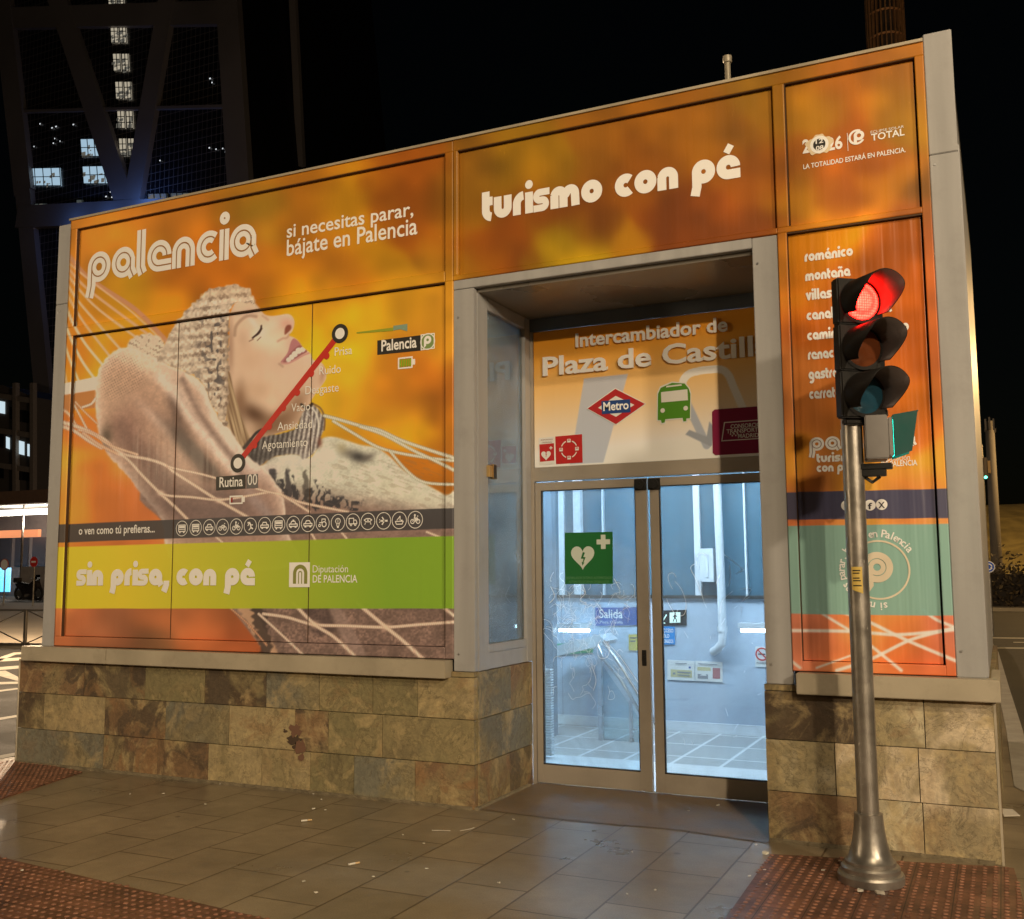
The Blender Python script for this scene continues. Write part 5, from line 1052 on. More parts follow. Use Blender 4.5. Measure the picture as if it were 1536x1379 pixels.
o = notice('yellow_notice', [([(943, 952), (957, 952), (957, 976), (943, 976)], 0), ([(945, 956), (955, 956), (955, 958), (945, 958)], 1), ([(945, 961), (953, 961), (953, 963), (945, 963)], 1)], [flat('notice_yellow', (.62, .48, .10), .5), M['greyp']], 'small yellow notice at the right edge of the left door glass', 'notice')
o = notice('first_aid_sign', [([(833, 966), (889, 963), (889, 979), (833, 983)], 0)], [flat('aid_green', (.02, .30, .14), .4)], 'green first aid sign under the glowing tube behind the left door', 'sign', .02)
o.location.y = -.6+0; o.location = (0, 0, 0)
c = P(854, 972, YW-.004); b = MB(); b.box(c.x-.03, c.x+.03, YW-.005, YW-.004, c.z-.008, c.z+.008); b.box(c.x-.008, c.x+.008, YW-.0065, YW-.0055, c.z-.03, c.z+.03); b.build('cross', M['white'], o)
# ---------------------------------------------------------------- ground
def paving_mat():
    m, n, b = nodes('granite_paving'); L = n.links
    tc = n.nodes.new('ShaderNodeTexCoord'); mp = n.nodes.new('ShaderNodeMapping'); mp.inputs['Rotation'].default_value = (0, 0, rad(90)); mp.inputs['Location'].default_value = (.11, .08, 0); L.new(tc.outputs['Object'], mp.inputs[0])
    br = n.nodes.new('ShaderNodeTexBrick'); br.offset = .45; br.inputs['Scale'].default_value = 1; br.inputs['Brick Width'].default_value = .60; br.inputs['Row Height'].default_value = .40; br.inputs['Mortar Size'].default_value = .006; br.inputs['Mortar Smooth'].default_value = .2; br.inputs['Bias'].default_value = 0
    br.inputs['Color1'].default_value = (.265, .210, .138, 1); br.inputs['Color2'].default_value = (.215, .172, .114, 1); br.inputs['Mortar'].default_value = (.09, .06, .035, 1); L.new(mp.outputs[0], br.inputs['Vector'])
    def noise(s, d, r=.6, vec=None):
        x = n.nodes.new('ShaderNodeTexNoise'); x.inputs['Scale'].default_value = s; x.inputs['Detail'].default_value = d; x.inputs['Roughness'].default_value = r; L.new(vec or tc.outputs['Object'], x.inputs['Vector']); return x
    def rng(src, a, b_, c, d):
        x = n.nodes.new('ShaderNodeMapRange'); L.new(src, x.inputs[0]); x.inputs[1].default_value = a; x.inputs[2].default_value = b_; x.inputs[3].default_value = c; x.inputs[4].default_value = d; return x.outputs[0]
    g1 = noise(1.1, 7); g2 = noise(140, 3); g3 = noise(7, 6)
    mul = n.nodes.new('ShaderNodeMix'); mul.data_type = 'RGBA'; mul.blend_type = 'MULTIPLY'; mul.inputs[0].default_value = 1; L.new(br.outputs['Color'], mul.inputs[6])
    v = n.nodes.new('ShaderNodeMath'); v.operation = 'MULTIPLY'; L.new(rng(g1.outputs['Fac'], .3, .7, .72, 1.28), v.inputs[0]); L.new(rng(g2.outputs['Fac'], .3, .7, .80, 1.22), v.inputs[1]); v2 = n.nodes.new('ShaderNodeMath'); v2.operation = 'MULTIPLY'; L.new(v.outputs[0], v2.inputs[0]); L.new(rng(g3.outputs['Fac'], .3, .7, .88, 1.12), v2.inputs[1])
    L.new(v2.outputs[0], mul.inputs[7])
    # old chewing gum spots
    vo = n.nodes.new('ShaderNodeTexVoronoi'); vo.inputs['Scale'].default_value = 2.6; vo.inputs['Randomness'].default_value = 1; L.new(tc.outputs['Object'], vo.inputs['Vector'])
    sp = n.nodes.new('ShaderNodeSeparateColor'); L.new(vo.outputs['Color'], sp.inputs[0])
    thr = n.nodes.new('ShaderNodeMath'); thr.operation = 'MULTIPLY'; L.new(sp.outputs[0], thr.inputs[0]); thr.inputs[1].default_value = .075
    d = n.nodes.new('ShaderNodeMath'); d.operation = 'SUBTRACT'; L.new(thr.outputs[0], d.inputs[0]); L.new(vo.outputs['Distance'], d.inputs[1])
    gum = rng(d.outputs[0], -.008, .012, 0, .65)
    mx = n.nodes.new('ShaderNodeMix'); mx.data_type = 'RGBA'; L.new(gum, mx.inputs[0]); L.new(mul.outputs[2], mx.inputs[6]); mx.inputs[7].default_value = (.06, .042, .028, 1)
    L.new(mx.outputs[2], b.inputs['Base Color'])
    L.new(rng(g1.outputs['Fac'], .3, .7, .24, .42), b.inputs['Roughness']); b.inputs['Specular IOR Level'].default_value = .5
    ma = n.nodes.new('ShaderNodeMath'); ma.operation = 'MULTIPLY_ADD'; L.new(br.outputs['Fac'], ma.inputs[0]); ma.inputs[1].default_value = -1.2; L.new(g3.outputs['Fac'], ma.inputs[2])
    ma2 = n.nodes.new('ShaderNodeMath'); ma2.operation = 'MULTIPLY_ADD'; L.new(g2.outputs['Fac'], ma2.inputs[0]); ma2.inputs[1].default_value = .25; L.new(ma.outputs[0], ma2.inputs[2])
    bp = n.nodes.new('ShaderNodeBump'); bp.inputs['Strength'].default_value = .35; bp.inputs['Distance'].default_value = .006; L.new(ma2.outputs[0], bp.inputs['Height']); L.new(bp.outputs[0], b.inputs['Normal'])
    return m
M['paving'] = paving_mat()
M['asphalt'] = noise_mat('asphalt', (.050, .047, .042), .75, 0, .25, 1.2, .5, 160, .4, .15)
M['paint'] = noise_mat('road_paint', (.55, .52, .44), .6, 0, .15, 5, .2, 80, .4, .5)
ZR = -.12
road = MB().poly([(-400, -60, ZR), (400, -60, ZR), (400, 900, ZR), (-400, 900, ZR)]).build('road', M['asphalt']); tag(road, kind='structure')
# pavement island with kerbs
KL = [(-7.35, -9), (-7.25, -1.2), (-7.0, .1), (-6.95, 2), (-6.98, 5.2)]
outl = [(9, -9), (9, .3), (3.2, .5), (1.5, .9), (1.02, 2.2), (.98, 5), (.88, 9), (.74, 15), (.60, 18), (-4, 19), (-6.6, 12), (-6.98, 5.2), (-6.95, 2), (-7.0, .1), (-7.25, -1.2), (-7.35, -9)]
pv = MB().poly([(x, y, ZR-.02) for x, y in outl], (0, 0, -ZR+.02)).build('pavement', M['paving']); tag(pv, kind='structure')
def offs(p, d):
    out = []; n = len(p)
    for i in range(n):
        a = Vector(p[i-1] if i else p[0]); c = Vector(p[min(i+1, n-1)]); b0 = Vector(p[i]); t = (c-a).normalized(); out.append((b0.x+t.y*d, b0.y-t.x*d))
    return out
kb = MB(); pth = outl[1:-1]; o1 = offs(pth, .003); o2 = offs(pth, -.14)
for i in range(len(pth)-1):
    a, b2_, c, d = o2[i], o2[i+1], o1[i+1], o1[i]
    kb.add([(a[0], a[1], .004), (b2_[0], b2_[1], .004), (c[0], c[1], .004), (d[0], d[1], .004), (c[0], c[1], ZR-.01), (d[0], d[1], ZR-.01)], [(0, 1, 2, 3), (3, 2, 4, 5)])
tag(kb.build('kerb', noise_mat('kerb_granite', (.34, .32, .28), .7, 0, .2, 4, .3, 60, .4, .3)), kind='structure')
# entrance slab (brown stone in front of the doors)
sb = MB().poly([(XC+.02, D+.02, .004), (XC+.02, .02, .004), (-1.62, -.02, .004), (-.95, .02, .004), (XJ-.01, -.06, .004), (XJ+.0, D+.02, .004)]).build('entrance_slab', noise_mat('brown_slab', (.185, .13, .08), .42, 0, .3, 3.5, .25, 90, .5, .35)); tag(sb, kind='structure')
# red tactile paving: sheets with real studs
def red_mat():
    m, n, b = nodes('red_tactile'); L = n.links
    tc = n.nodes.new('ShaderNodeTexCoord'); br = n.nodes.new('ShaderNodeTexBrick'); br.offset = 0; br.inputs['Scale'].default_value = 1; br.inputs['Brick Width'].default_value = .20; br.inputs['Row Height'].default_value = .20; br.inputs['Mortar Size'].default_value = .0025
    br.inputs['Color1'].default_value = (.215, .095, .055, 1); br.inputs['Color2'].default_value = (.165, .075, .046, 1); br.inputs['Mortar'].default_value = (.04, .022, .014, 1); L.new(tc.outputs['Object'], br.inputs['Vector'])
    no = n.nodes.new('ShaderNodeTexNoise'); no.inputs['Scale'].default_value = 5; no.inputs['Detail'].default_value = 9; no.inputs['Roughness'].default_value = .7; L.new(tc.outputs['Object'], no.inputs['Vector'])
    mr = n.nodes.new('ShaderNodeMapRange'); mr.inputs[1].default_value = .35; mr.inputs[2].default_value = .65; mr.inputs[3].default_value = .40; mr.inputs[4].default_value = 1.3; L.new(no.outputs['Fac'], mr.inputs[0])
    mx = n.nodes.new('ShaderNodeMix'); mx.data_type = 'RGBA'; mx.blend_type = 'MULTIPLY'; mx.inputs[0].default_value = 1; L.new(br.outputs['Color'], mx.inputs[6]); L.new(mr.outputs[0], mx.inputs[7]); L.new(mx.outputs[2], b.inputs['Base Color'])
    b.inputs['Roughness'].default_value = .5; return m
M['tactile'] = red_mat()
M['stud'] = noise_mat('stud_wear', (.26, .125, .078), .45, 0, .5, 9)
def tactile(pts, sp=.05):
    b = MB(); b.poly([(x, y, .008) for x, y in pts], mi=0)
    for i in range(len(pts)):
        a, c = pts[i], pts[(i+1) % len(pts)]; b.add([(a[0], a[1], 0), (c[0], c[1], 0), (c[0], c[1], .008), (a[0], a[1], .008)], [(0, 1, 2, 3)], 0)
    xs = [p[0] for p in pts]; ys = [p[1] for p in pts]; n = len(pts)
    def inside(x, y):
        r = False
        for i in range(n):
            x1, y1 = pts[i]; x2, y2 = pts[(i+1) % n]
            if (y1 > y) != (y2 > y) and x < (x2-x1)*(y-y1)/(y2-y1)+x1: r = not r
        return r
    x = math.floor(min(xs)/sp)*sp+sp/2
    while x < max(xs):
        y = math.floor(min(ys)/sp)*sp+sp/2
        while y < max(ys):
            if inside(x, y):
                vs = []; 
                for r, z in ((.0135, .0085), (.009, .0125)): vs += [(x+r*math.cos(k*math.pi/3), y+r*math.sin(k*math.pi/3), z) for k in range(6)]
                b.add(vs, [(k, (k+1) % 6, 6+(k+1) % 6, 6+k) for k in range(6)]+[tuple(range(6, 12))], 1)
            y += sp
        x += sp
    return tag(b.build('tactile_paving', [M['tactile'], M['stud']]), kind='structure')
tactile([(-.335, -.30), (.80, -.06), (.86, -.06), (1.02, -2.6), (-.28, -2.6)])
tactile([(-4.6, -2.02), (-1.36, -2.36), (-1.30, -3.9), (-6.6, -3.5), (-5.6, -1.92)])
tactile([(-6.66, .10), (-5.73, -.10), (-5.47, -1.04), (-7.0, -1.2), (-6.86, -.3)])
# litter
LT = flat('paper_scrap', (.68, .64, .55), .7); CG = flat('cigarette_filter', (.60, .42, .22), .8)
spots = [(459, 1232, 0), (470, 1192, 1), (482, 1200, 1), (470, 1214, 1), (488, 1216, 1), (530, 1297, 0), (474, 1340, 1), (636, 1266, 1), (640, 1304, 1), (604, 1253, 1), (748, 1325, 1), (663, 1247, 2), (700, 1245, 2), (941, 1342, 1), (983, 1336, 1), (948, 1279, 1), (1033, 1217, 1), (1077, 1209, 1),
         (1124, 1315, 1), (1134, 1268, 1), (33, 1310, 1), (245, 1191, 1), (330, 1177, 1), (308, 1207, 1), (195, 1192, 1), (60, 1152, 1), (770, 1230, 1), (1260, 1296, 1), (1235, 1310, 1), (1147, 1306, 1), (1150, 1328, 1), (1148, 1281, 3), (1320, 1345, 3), (1290, 1342, 3), (560, 1316, 1), (455, 1323, 1)]
for k, (u, v, t) in enumerate(spots):
    p = G(u, v, .004); zz = .016 if (u > 1150 or (u < 60)) else .004; rz = random.uniform(0, 6.28); b = MB()
    if t == 0:
        b.tube([(-.035, 0, .006), (-.008, .004, .006)], .0055, 8, 0); b.tube([(-.008, .004, .006), (.03, .007, .0055)], .0055, 8, 1)
        o = b.build('cigarette_butt', [CG, LT]); tag(o, 'smoked cigarette end lying on the grey paving slabs', 'litter', 'cigarette ends on the slabs')
    elif t == 2:
        b.tube([(-.06, 0, .003), (-.02, .008, .003), (.05, 0, .003)], .0016, 5); o = b.build('paper_strip', LT); tag(o, 'thin pale strip of litter lying on the grey paving slabs', 'litter', 'thin strips on the slabs')
    else:
        s = random.uniform(.006, .013)*(2.0 if t == 3 else 1); pts = [(s*random.uniform(.6, 1.4)*math.cos(a), s*random.uniform(.5, 1.2)*math.sin(a)*.8, random.uniform(.001, .004)) for a in [2*math.pi*i/7 for i in range(7)]]
        b.poly(pts, (0, 0, .003 if t != 3 else .010)); o = b.build('paper_scrap', LT)
        if t == 3: tag(o, 'pale crumpled scrap lying by the base of the stone plinth and signal pole', 'litter', 'larger pale scraps near the signal pole')
        else: tag(o, 'tiny pale paper scrap lying on the ' + ('red studded paving' if zz > .01 else 'grey slabs near the stone base' if v < 1260 else 'grey slabs away from the base'), 'litter', 'tiny scraps on the ' + ('studded paving' if zz > .01 else 'slabs by the base' if v < 1260 else 'open slabs'))
    o.location = (p.x, p.y, zz); o.rotation_euler = (0, 0, rz)
q = Vector((.87, .25, .004)); b = MB(); b.poly([(0, 0, 0), (.09, .03, .005), (.05, .13, .02), (-.02, .16, .01)], (0, 0, .003)); o = b.build('paper_sheet', LT); o.location = G(1506, 1225, .02); tag(o, 'white folded paper lying past the right corner of the building', 'litter')
# ---------------------------------------------------------------- traffic light by the right corner
TX, TY = .219, -.60
T = empty('traffic_light', (TX, TY, 0)); tag(T, 'steel traffic light showing red beside the right end of the entrance', 'traffic light')
p_ = MB(); p_.lathe([(.053, .34), (.053, 2.40)], n=28); po = p_.build('pole', M['galv'], T); smooth_by_angle(po)
f_ = MB(); f_.lathe([(.158, .010), (.160, .045), (.154, .056), (.140, .060), (.142, .082), (.134, .092), (.122, .096), (.122, .112), (.110, .122), (.098, .15), (.084, .20), (.074, .26), (.069, .325), (.069, .338), (.057, .342)], n=40); smooth_by_angle(f_.build('base', M['galv'], T), 30)
b = MB(); a0, a1, n = rad(-118), rad(-60), 8
for Z0, Z1, mi, rr in ((1.445, 1.56, 0, .0542),):
    vs = []
    for k in range(n+1):
        a = a0+(a1-a0)*k/n; vs += [(rr*math.cos(a), rr*math.sin(a), Z0-.02*(k/n)), (rr*math.cos(a), rr*math.sin(a), Z1)]
    b.add(vs, [(2*k, 2*k+2, 2*k+3, 2*k+1) for k in range(n)], mi)
for z in (1.538, 1.525, 1.500, 1.487, 1.462):
    vs = []; e0, e1 = a0+.12, a1-.12-random.uniform(0, .25); 
    for k in range(n+1):
        a = e0+(e1-e0)*k/n; vs += [(.0547*math.cos(a), .0547*math.sin(a), z), (.0547*math.cos(a), .0547*math.sin(a), z+.006)]
    b.add(vs, [(2*k, 2*k+2, 2*k+3, 2*k+1) for k in range(n)], 1)
b.build('sticker', [flat('yellow_sticker', (.72, .52, .13), .5), M['charcoal']], T)
b = MB()
for k in range(26):
    a = rad(random.uniform(-150, -40)); z = random.choice((1.38, 1.30, 1.22, 1.62, 1.70, .6, .45))+random.uniform(-.05, .05); r = .0534; w_ = random.uniform(.02, .09); h_ = random.uniform(.004, .02)
    b.add([(r*math.cos(a), r*math.sin(a), z), (r*math.cos(a+w_), r*math.sin(a+w_), z+.004), (r*math.cos(a+w_), r*math.sin(a+w_), z+h_), (r*math.cos(a), r*math.sin(a), z+h_)], [(0, 1, 2, 3)])
b.build('scuff', noise_mat('scuffed_paint', (.55, .52, .46), .6), T)
# head, local frame: facing -y then turned
HZ = 2.315; fa = rad(37)
H = empty('signal_head', (.045, -.02, HZ), fa); H.parent = T
hb = MB()
for k in range(3): hb.box(-.128, .128, -.055, .012, k*.245+.002, k*.245+.243)
hb.box(-.10, .10, -.03, .012, -.03, .002); hb.box(-.10, .10, .012, .05, .02, .71)
housing = hb.build('housing', noise_mat('black_housing', (.016, .014, .012), .5, 0, .2, 10, 0, 40, .25), H, bevel=.008)
def lens_red():
    m = emis('lamp_red', (1, .0062, .0036), 60, (.5, .02, .02)); n = m.node_tree; L = n.links; b_ = n.nodes['Principled BSDF']
    tc = n.nodes.new('ShaderNodeTexCoord'); vo = n.nodes.new('ShaderNodeTexVoronoi'); vo.inputs['Scale'].default_value = 75; vo.inputs['Randomness'].default_value = .15; L.new(tc.outputs['Object'], vo.inputs['Vector'])
    mr = n.nodes.new('ShaderNodeMapRange'); mr.inputs[1].default_value = .1; mr.inputs[2].default_value = .6; mr.inputs[3].default_value = 90; mr.inputs[4].default_value = 18; L.new(vo.outputs['Distance'], mr.inputs[0]); L.new(mr.outputs[0], b_.inputs['Emission Strength']); return m
lens_m = [lens_red(), flat('lens_amber', (.16, .045, .015), .12), flat('lens_green', (.02, .075, .12), .12)]
visor_m = noise_mat('visor_black', (.014, .012, .011), .5, 0, .1, 10, 0, 40, .2)
red_in = noise_mat('visor_inner', (.12, .10, .10), .6, 0, .1, 10)
for k in range(3):
    zc = (2-k)*.245+.1225
    b = MB(); prof = [(0.002, .022), (.04, .020), (.075, .012), (.100, 0)]
    vs = []; N = 32
    for r, dd in prof: vs += [(r*math.cos(2*math.pi*j/N), -.058-dd, zc+r*math.sin(2*math.pi*j/N)) for j in range(N)]
    b.add(vs, [(i*N+j, i*N+(j+1) % N, (i+1)*N+(j+1) % N, (i+1)*N+j) for i in range(3) for j in range(N)]+[tuple(range(N))])
    b.build('lens', lens_m[k], H, True)
    b = MB(); v_, f2 = ring_pts((0, zc), .100, .118, -.060, 32); b.add(v_, f2); b.build('lens_rim', visor_m, H)
    # tunnel visor, open at the bottom, longer at the top
    b = MB(); vs = []; A0, A1, NN = -38, 218, 30
    for j in range(NN+1):
        a = rad(A0+(A1-A0)*j/NN); L_ = .10+.15*sstep((math.sin(a)+.75)/1.3); c_, s_ = math.cos(a), math.sin(a)
        vs += [(.112*c_, -.056, zc+.112*s_), (.108*c_, -.056-L_, zc+.110*s_-.012), (.116*c_, -.056, zc+.116*s_), (.112*c_, -.056-L_, zc+.114*s_-.012)]
    fi = [(4*j, 4*j+4, 4*j+5, 4*j+1) for j in range(NN)]; fo = [(4*j+2, 4*j+3, 4*j+7, 4*j+6) for j in range(NN)]; fe = [(4*j+1, 4*j+5, 4*j+7, 4*j+3) for j in range(NN)]+[(0, 1, 3, 2), (4*NN, 4*NN+2, 4*NN+3, 4*NN+1)]
    me = bpy.data.meshes.new('visor'); me.from_pydata(vs, [], fi+fo+fe); mi = [1]*len(fi)+[0]*(len(fo)+len(fe)); me.polygons.foreach_set('material_index', mi); link('visor', me, [visor_m, red_in], H, True); 
# second (pedestrian) head facing along the street
S2 = empty('pedestrian_head', (.06, .0, 2.075), rad(100)); S2.parent = T; S2.scale = (.85, .85, .92)
b = MB(); b.box(-.10, .10, -.13, .0, .03, .275); b.box(-.085, .085, -.16, -.13, .045, .26); b.build('housing', noise_mat('grey_housing', (.14, .13, .125), .4, 0, .1, 10), S2, bevel=.006)
b = MB(); b.box(-.075, .075, -.166, -.16, .055, .25); b.build('lens', emis('lamp_green', (.015, 1, .72), 9, (.02, .3, .2)), S2)
b = MB()
b.poly([(-.092, -.16, .04), (-.092, -.16, .27), (-.088, -.30, .285), (-.088, -.26, .07)], (.006, 0, 0)); b.poly([(.092, -.16, .04), (.092, -.16, .27), (.088, -.30, .285), (.088, -.26, .07)], (-.006, 0, 0)); b.poly([(-.09, -.16, .268), (.09, -.16, .268), (.086, -.305, .288), (-.086, -.305, .288)], (0, 0, .006))
b.build('visor', noise_mat('green_lit_visor', (.008, .07, .065), .5, 0, .1, 8, 0, 40, .15), S2)  # teal colour stands in for green lamp light on the visor
b = MB(); b.box(-.02, .19, -.035, .03, 2.055, 2.085); b.box(.04, .16, -.03, .025, 2.02, 2.0551); b.tube([(.04, 0, 2.03), (.09, .0, 1.99), (.13, .0, 2.02)], .010, 8); b.box(.04, .18, -.03, .03, 2.33, 2.36); b.build('bracket', M['black'], T, bevel=.004)
b = MB(); b.box(.15, .23, .02, .10, 2.50, 2.58); b.tube([(.19, .10, 2.52), (.25, .11, 2.54)], .012, 8); b.build('buzzer', visor_m, T, bevel=.006)
# ---------------------------------------------------------------- roof vent
v0 = P(1092, 118, 1.2); R0 = empty('vent_pipe', (v0.x, 1.2, 4.575)); tag(R0, 'thin grey vent pipe with a round cap standing on the roof', 'pipe')
ztop = P(1092, 85, 1.2).z-4.575
smooth_by_angle(MB().lathe([(.022, 0), (.022, ztop-.05)], n=14).build('tube', M['alu2'], R0)); smooth_by_angle(MB().lathe([(.03, ztop-.05), (.034, ztop-.04), (.034, ztop), (.02, ztop+.005)], n=16).build('cap', M['alu2'], R0))
# ---------------------------------------------------------------- street lamps (outside the frame) that light the square, one added as fill
def street_lamp(x, y, h, watts, rr, colr, lbl):
    r = empty('street_lamp', (x, y, 0)); tag(r, lbl, 'street lamp', 'street lamps round the square')
    smooth_by_angle(MB().lathe([(.16, 0), (.16, .05), (.10, .3), (.075, .5), (.05, h+.4)], n=16).build('pole', M['galv'], r))
    d = Vector((-1-x, 0-y, 0)).normalized(); e = d*.6
    MB().bar((0, 0, h+.36), (e.x, e.y, h+.42), .05).build('arm', M['galv'], r)
    c = e+Vector((0, 0, h+.40)); MB().obox(c+d*.15, d*.30, Vector((-d.y, d.x, 0))*.14, (0, 0, .05)).build('lantern', M['darkmetal'], r, bevel=.02)
    l = bpy.data.lights.new('street_lamp_light', 'POINT'); l.energy = watts; l.shadow_soft_size = rr; l.color = colr; o = bpy.data.objects.new('street_lamp_light', l); col.objects.link(o); o.parent = r; o.location = c+d*.15-Vector((0, 0, .10+rr))
    return r
for k, (x, y, z, wt, rr, c_) in enumerate(LAMPS): street_lamp(x, y, z+.3, wt, rr, c_, 'unseen galvanised street lamp with warm light at the edge of the square')
# ---------------------------------------------------------------- the leaning tower
TYY = 150.0
def tower():
    r = empty('leaning_tower', P(250, 860, TYY+10)*1.0); r.location = (0, 0, 0)
    tag(r, 'dark leaning office tower with a blue lit V brace and lit windows', 'tower')
    q = lambda u, v, dy=0: P(u, v, TYY)+Vector((0, dy, 0))
    gm, n, b = nodes('tower_glass'); L = n.links
    tc = n.nodes.new('ShaderNodeTexCoord'); mp = n.nodes.new('ShaderNodeMapping'); mp.inputs['Rotation'].default_value = (rad(90), 0, 0); L.new(tc.outputs['Object'], mp.inputs[0])
    br = n.nodes.new('ShaderNodeTexBrick'); br.offset = 0; br.inputs['Scale'].default_value = 1; br.inputs['Brick Width'].default_value = 1.25; br.inputs['Row Height'].default_value = 1.75; br.inputs['Mortar Size'].default_value = .07; L.new(mp.outputs[0], br.inputs['Vector'])
    br.inputs['Color1'].default_value = (.010, .011, .013, 1); br.inputs['Color2'].default_value = (.007, .008, .010, 1); br.inputs['Mortar'].default_value = (.22, .2, .19, 1); L.new(br.outputs['Color'], b.inputs['Base Color']); b.inputs['Roughness'].default_value = .35
    f = [q(-60, -260), q(330, -260), q(372, 300), q(385, 900), q(95, 900), q(62, 560), q(20, 120)]
    back = Vector((10, 38, 0))
    MB().poly([p+Vector((0, .6, 0)) for p in f], (0, .5, 0)).build('facade', gm, r)
    MB().poly([p+Vector((0, 1.2, 0)) for p in f], back).build('side_facade', flat('side_glass_dark', (.010, .009, .009), .4), r)
    bm_ = noise_mat('tower_beam', (.30, .27, .25), .5, .2, .15, .05)
    def beam(a, c, w, d=1.6, nm='beam'):
        A, B = q(*a), q(*c); return MB().bar(A, B, d, w, up=(0, 0, 1) if abs((B-A).normalized().z) < .7 else (1, 0, 0)).build(nm, bm_, r)
    s = (P(101, 300, TYY)-P(100, 300, TYY)).length
    beam((-8, -120), (38, 290), 26*s); beam((38, 290), (84, 760), 22*s)
    beam((334, -120), (345, 30), 26*s); beam((345, 30), (364, 330), 26*s)
    beam((0, 29), (345, 20), 24*s, 1.2)
    beam((78, -30), (192, 312), 24*s, 1.3); beam((256, -20), (200, 305), 22*s, 1.4)
    beam((30, 327), (370, 312), 24*s, 1.9)
    beam((28, 168), (340, 160), 3*s, .8)
    # receding side face lines
    sb_ = lambda a, c, w: MB().bar(P(a[0], a[1], TYY+14), P(c[0], c[1], TYY+14), 1, w*s).build('side_beam', bm_, r)
    sb_((436, -80), (452, 250), 8); sb_((362, 50), (420, 152), 3); sb_((366, 172), (420, 246), 3); sb_((383, 20), (384, 260), 2)
    # lit windows: frame grid in front of glowing panes
    ww = emis('window_warm', (1, .88, .66), .42, (.2, .2, .2)); wb = emis('window_blue', (.55, .80, 1), .62, (.2, .2, .2)); wd = emis('window_dim', (.8, .95, .9), .06, (.2, .2, .2)); frm = flat('window_bar', (.012, .012, .014), .5); blob_m = emis('furniture', (.9, .85, .7), .12, (.05, .06, .07))
    def win(u0, v0, u1, v1, m, nx, nz, lean=0):
        b = MB(); Y = TYY+.35; c = [P(u0, v0, Y), P(u1, v0-(u1-u0)*.02, Y), P(u1+lean, v1, Y), P(u0+lean, v1, Y)]
        o = MB().poly(c, (0, .1, 0)).build('lit_window', m, r)
        g = MB()
        for i in range(nx+1):
            t = i/nx; A = c[0].lerp(c[1], t); B = c[3].lerp(c[2], t); g.bar(A-Vector((0, .15, 0)), B-Vector((0, .15, 0)), .12, .14)
        for i in range(nz+1):
            t = i/nz; A = c[0].lerp(c[3], t); B = c[1].lerp(c[2], t); g.bar(A-Vector((0, .15, 0)), B-Vector((0, .15, 0)), .12, .14)
        g.build('window_bar', frm, o)
        rg = random.Random(int(u0*7+v0)); g = MB()
        for _ in range(nx*3):
            t, k2 = rg.random(), rg.uniform(.35, 1); A = c[0].lerp(c[1], t).lerp(c[3].lerp(c[2], t), k2)-Vector((0, .1, 0)); g.obox(A, (rg.uniform(.15, .6), 0, 0), (0, .03, 0), (0, 0, rg.uniform(.1, .5)))
        g.build('interior_clutter', blob_m, o)
    for (u, v) in ((162, -20), (166, 39), (169.5, 81), (173, 123), (176, 167), (178.5, 208)):
        win(u, v, u+11, v+(26 if v > 0 else 34), ww, 2, 3, 1.5); win(u+13.5, v, u+23, v+(26 if v > 0 else 34), ww, 2, 3, 1.5)
    win(121, 209, 152, 235, wb, 3, 2, 2); win(40, 253, 90, 279, wb, 4, 2, 2); win(124, 250, 168, 276, wb, 4, 2, 2); win(222, 291, 250, 302, wd, 3, 1, 1); win(256, 290, 284, 300, wd, 3, 1, 1); win(115, 300, 124, 312, wd, 1, 1); win(48, 306, 70, 313, wd, 2, 1)
    tiny = emis('window_speck', (.9, .95, 1), .8, (.2, .2, .2)); g = MB(); rg = random.Random(4)
    for (u, v) in ((42, 216), (51, 220), (80, 215), (82, 208), (90, 212), (60, 186), (84, 190), (110, 187), (315, 118), (318, 124), (314, 222), (324, 224), (334, 223), (338, 228), (240, 241), (166, 288), (159, 295), (168, 296), (78, 192)):
        p = P(u, v, TYY+.3); g.obox(p, (.12*rg.uniform(.6, 1.6), 0, 0), (0, .05, 0), (0, 0, .12))
    g.build('window_speck', tiny, r)
    for (u, v, e) in ((200, 290, 900), (140, 312, 420), (90, 318, 260)):
        l = bpy.data.lights.new('blue_floodlight', 'POINT'); l.energy = e; l.color = (.12, .30, 1); l.shadow_soft_size = .5; o = bpy.data.objects.new('blue_floodlight', l); col.objects.link(o); o.location = P(u, v+8, TYY-5)
    l = bpy.data.lights.new('warm_fill_light', 'POINT'); l.energy = 14000; l.color = (1, .74, .55); l.shadow_soft_size = .5; o = bpy.data.objects.new('warm_fill_light', l); col.objects.link(o); o.location = P(300, 760, TYY-55)  # added warm light to lift the tower beams, no fitting behind it
    return r
tower()
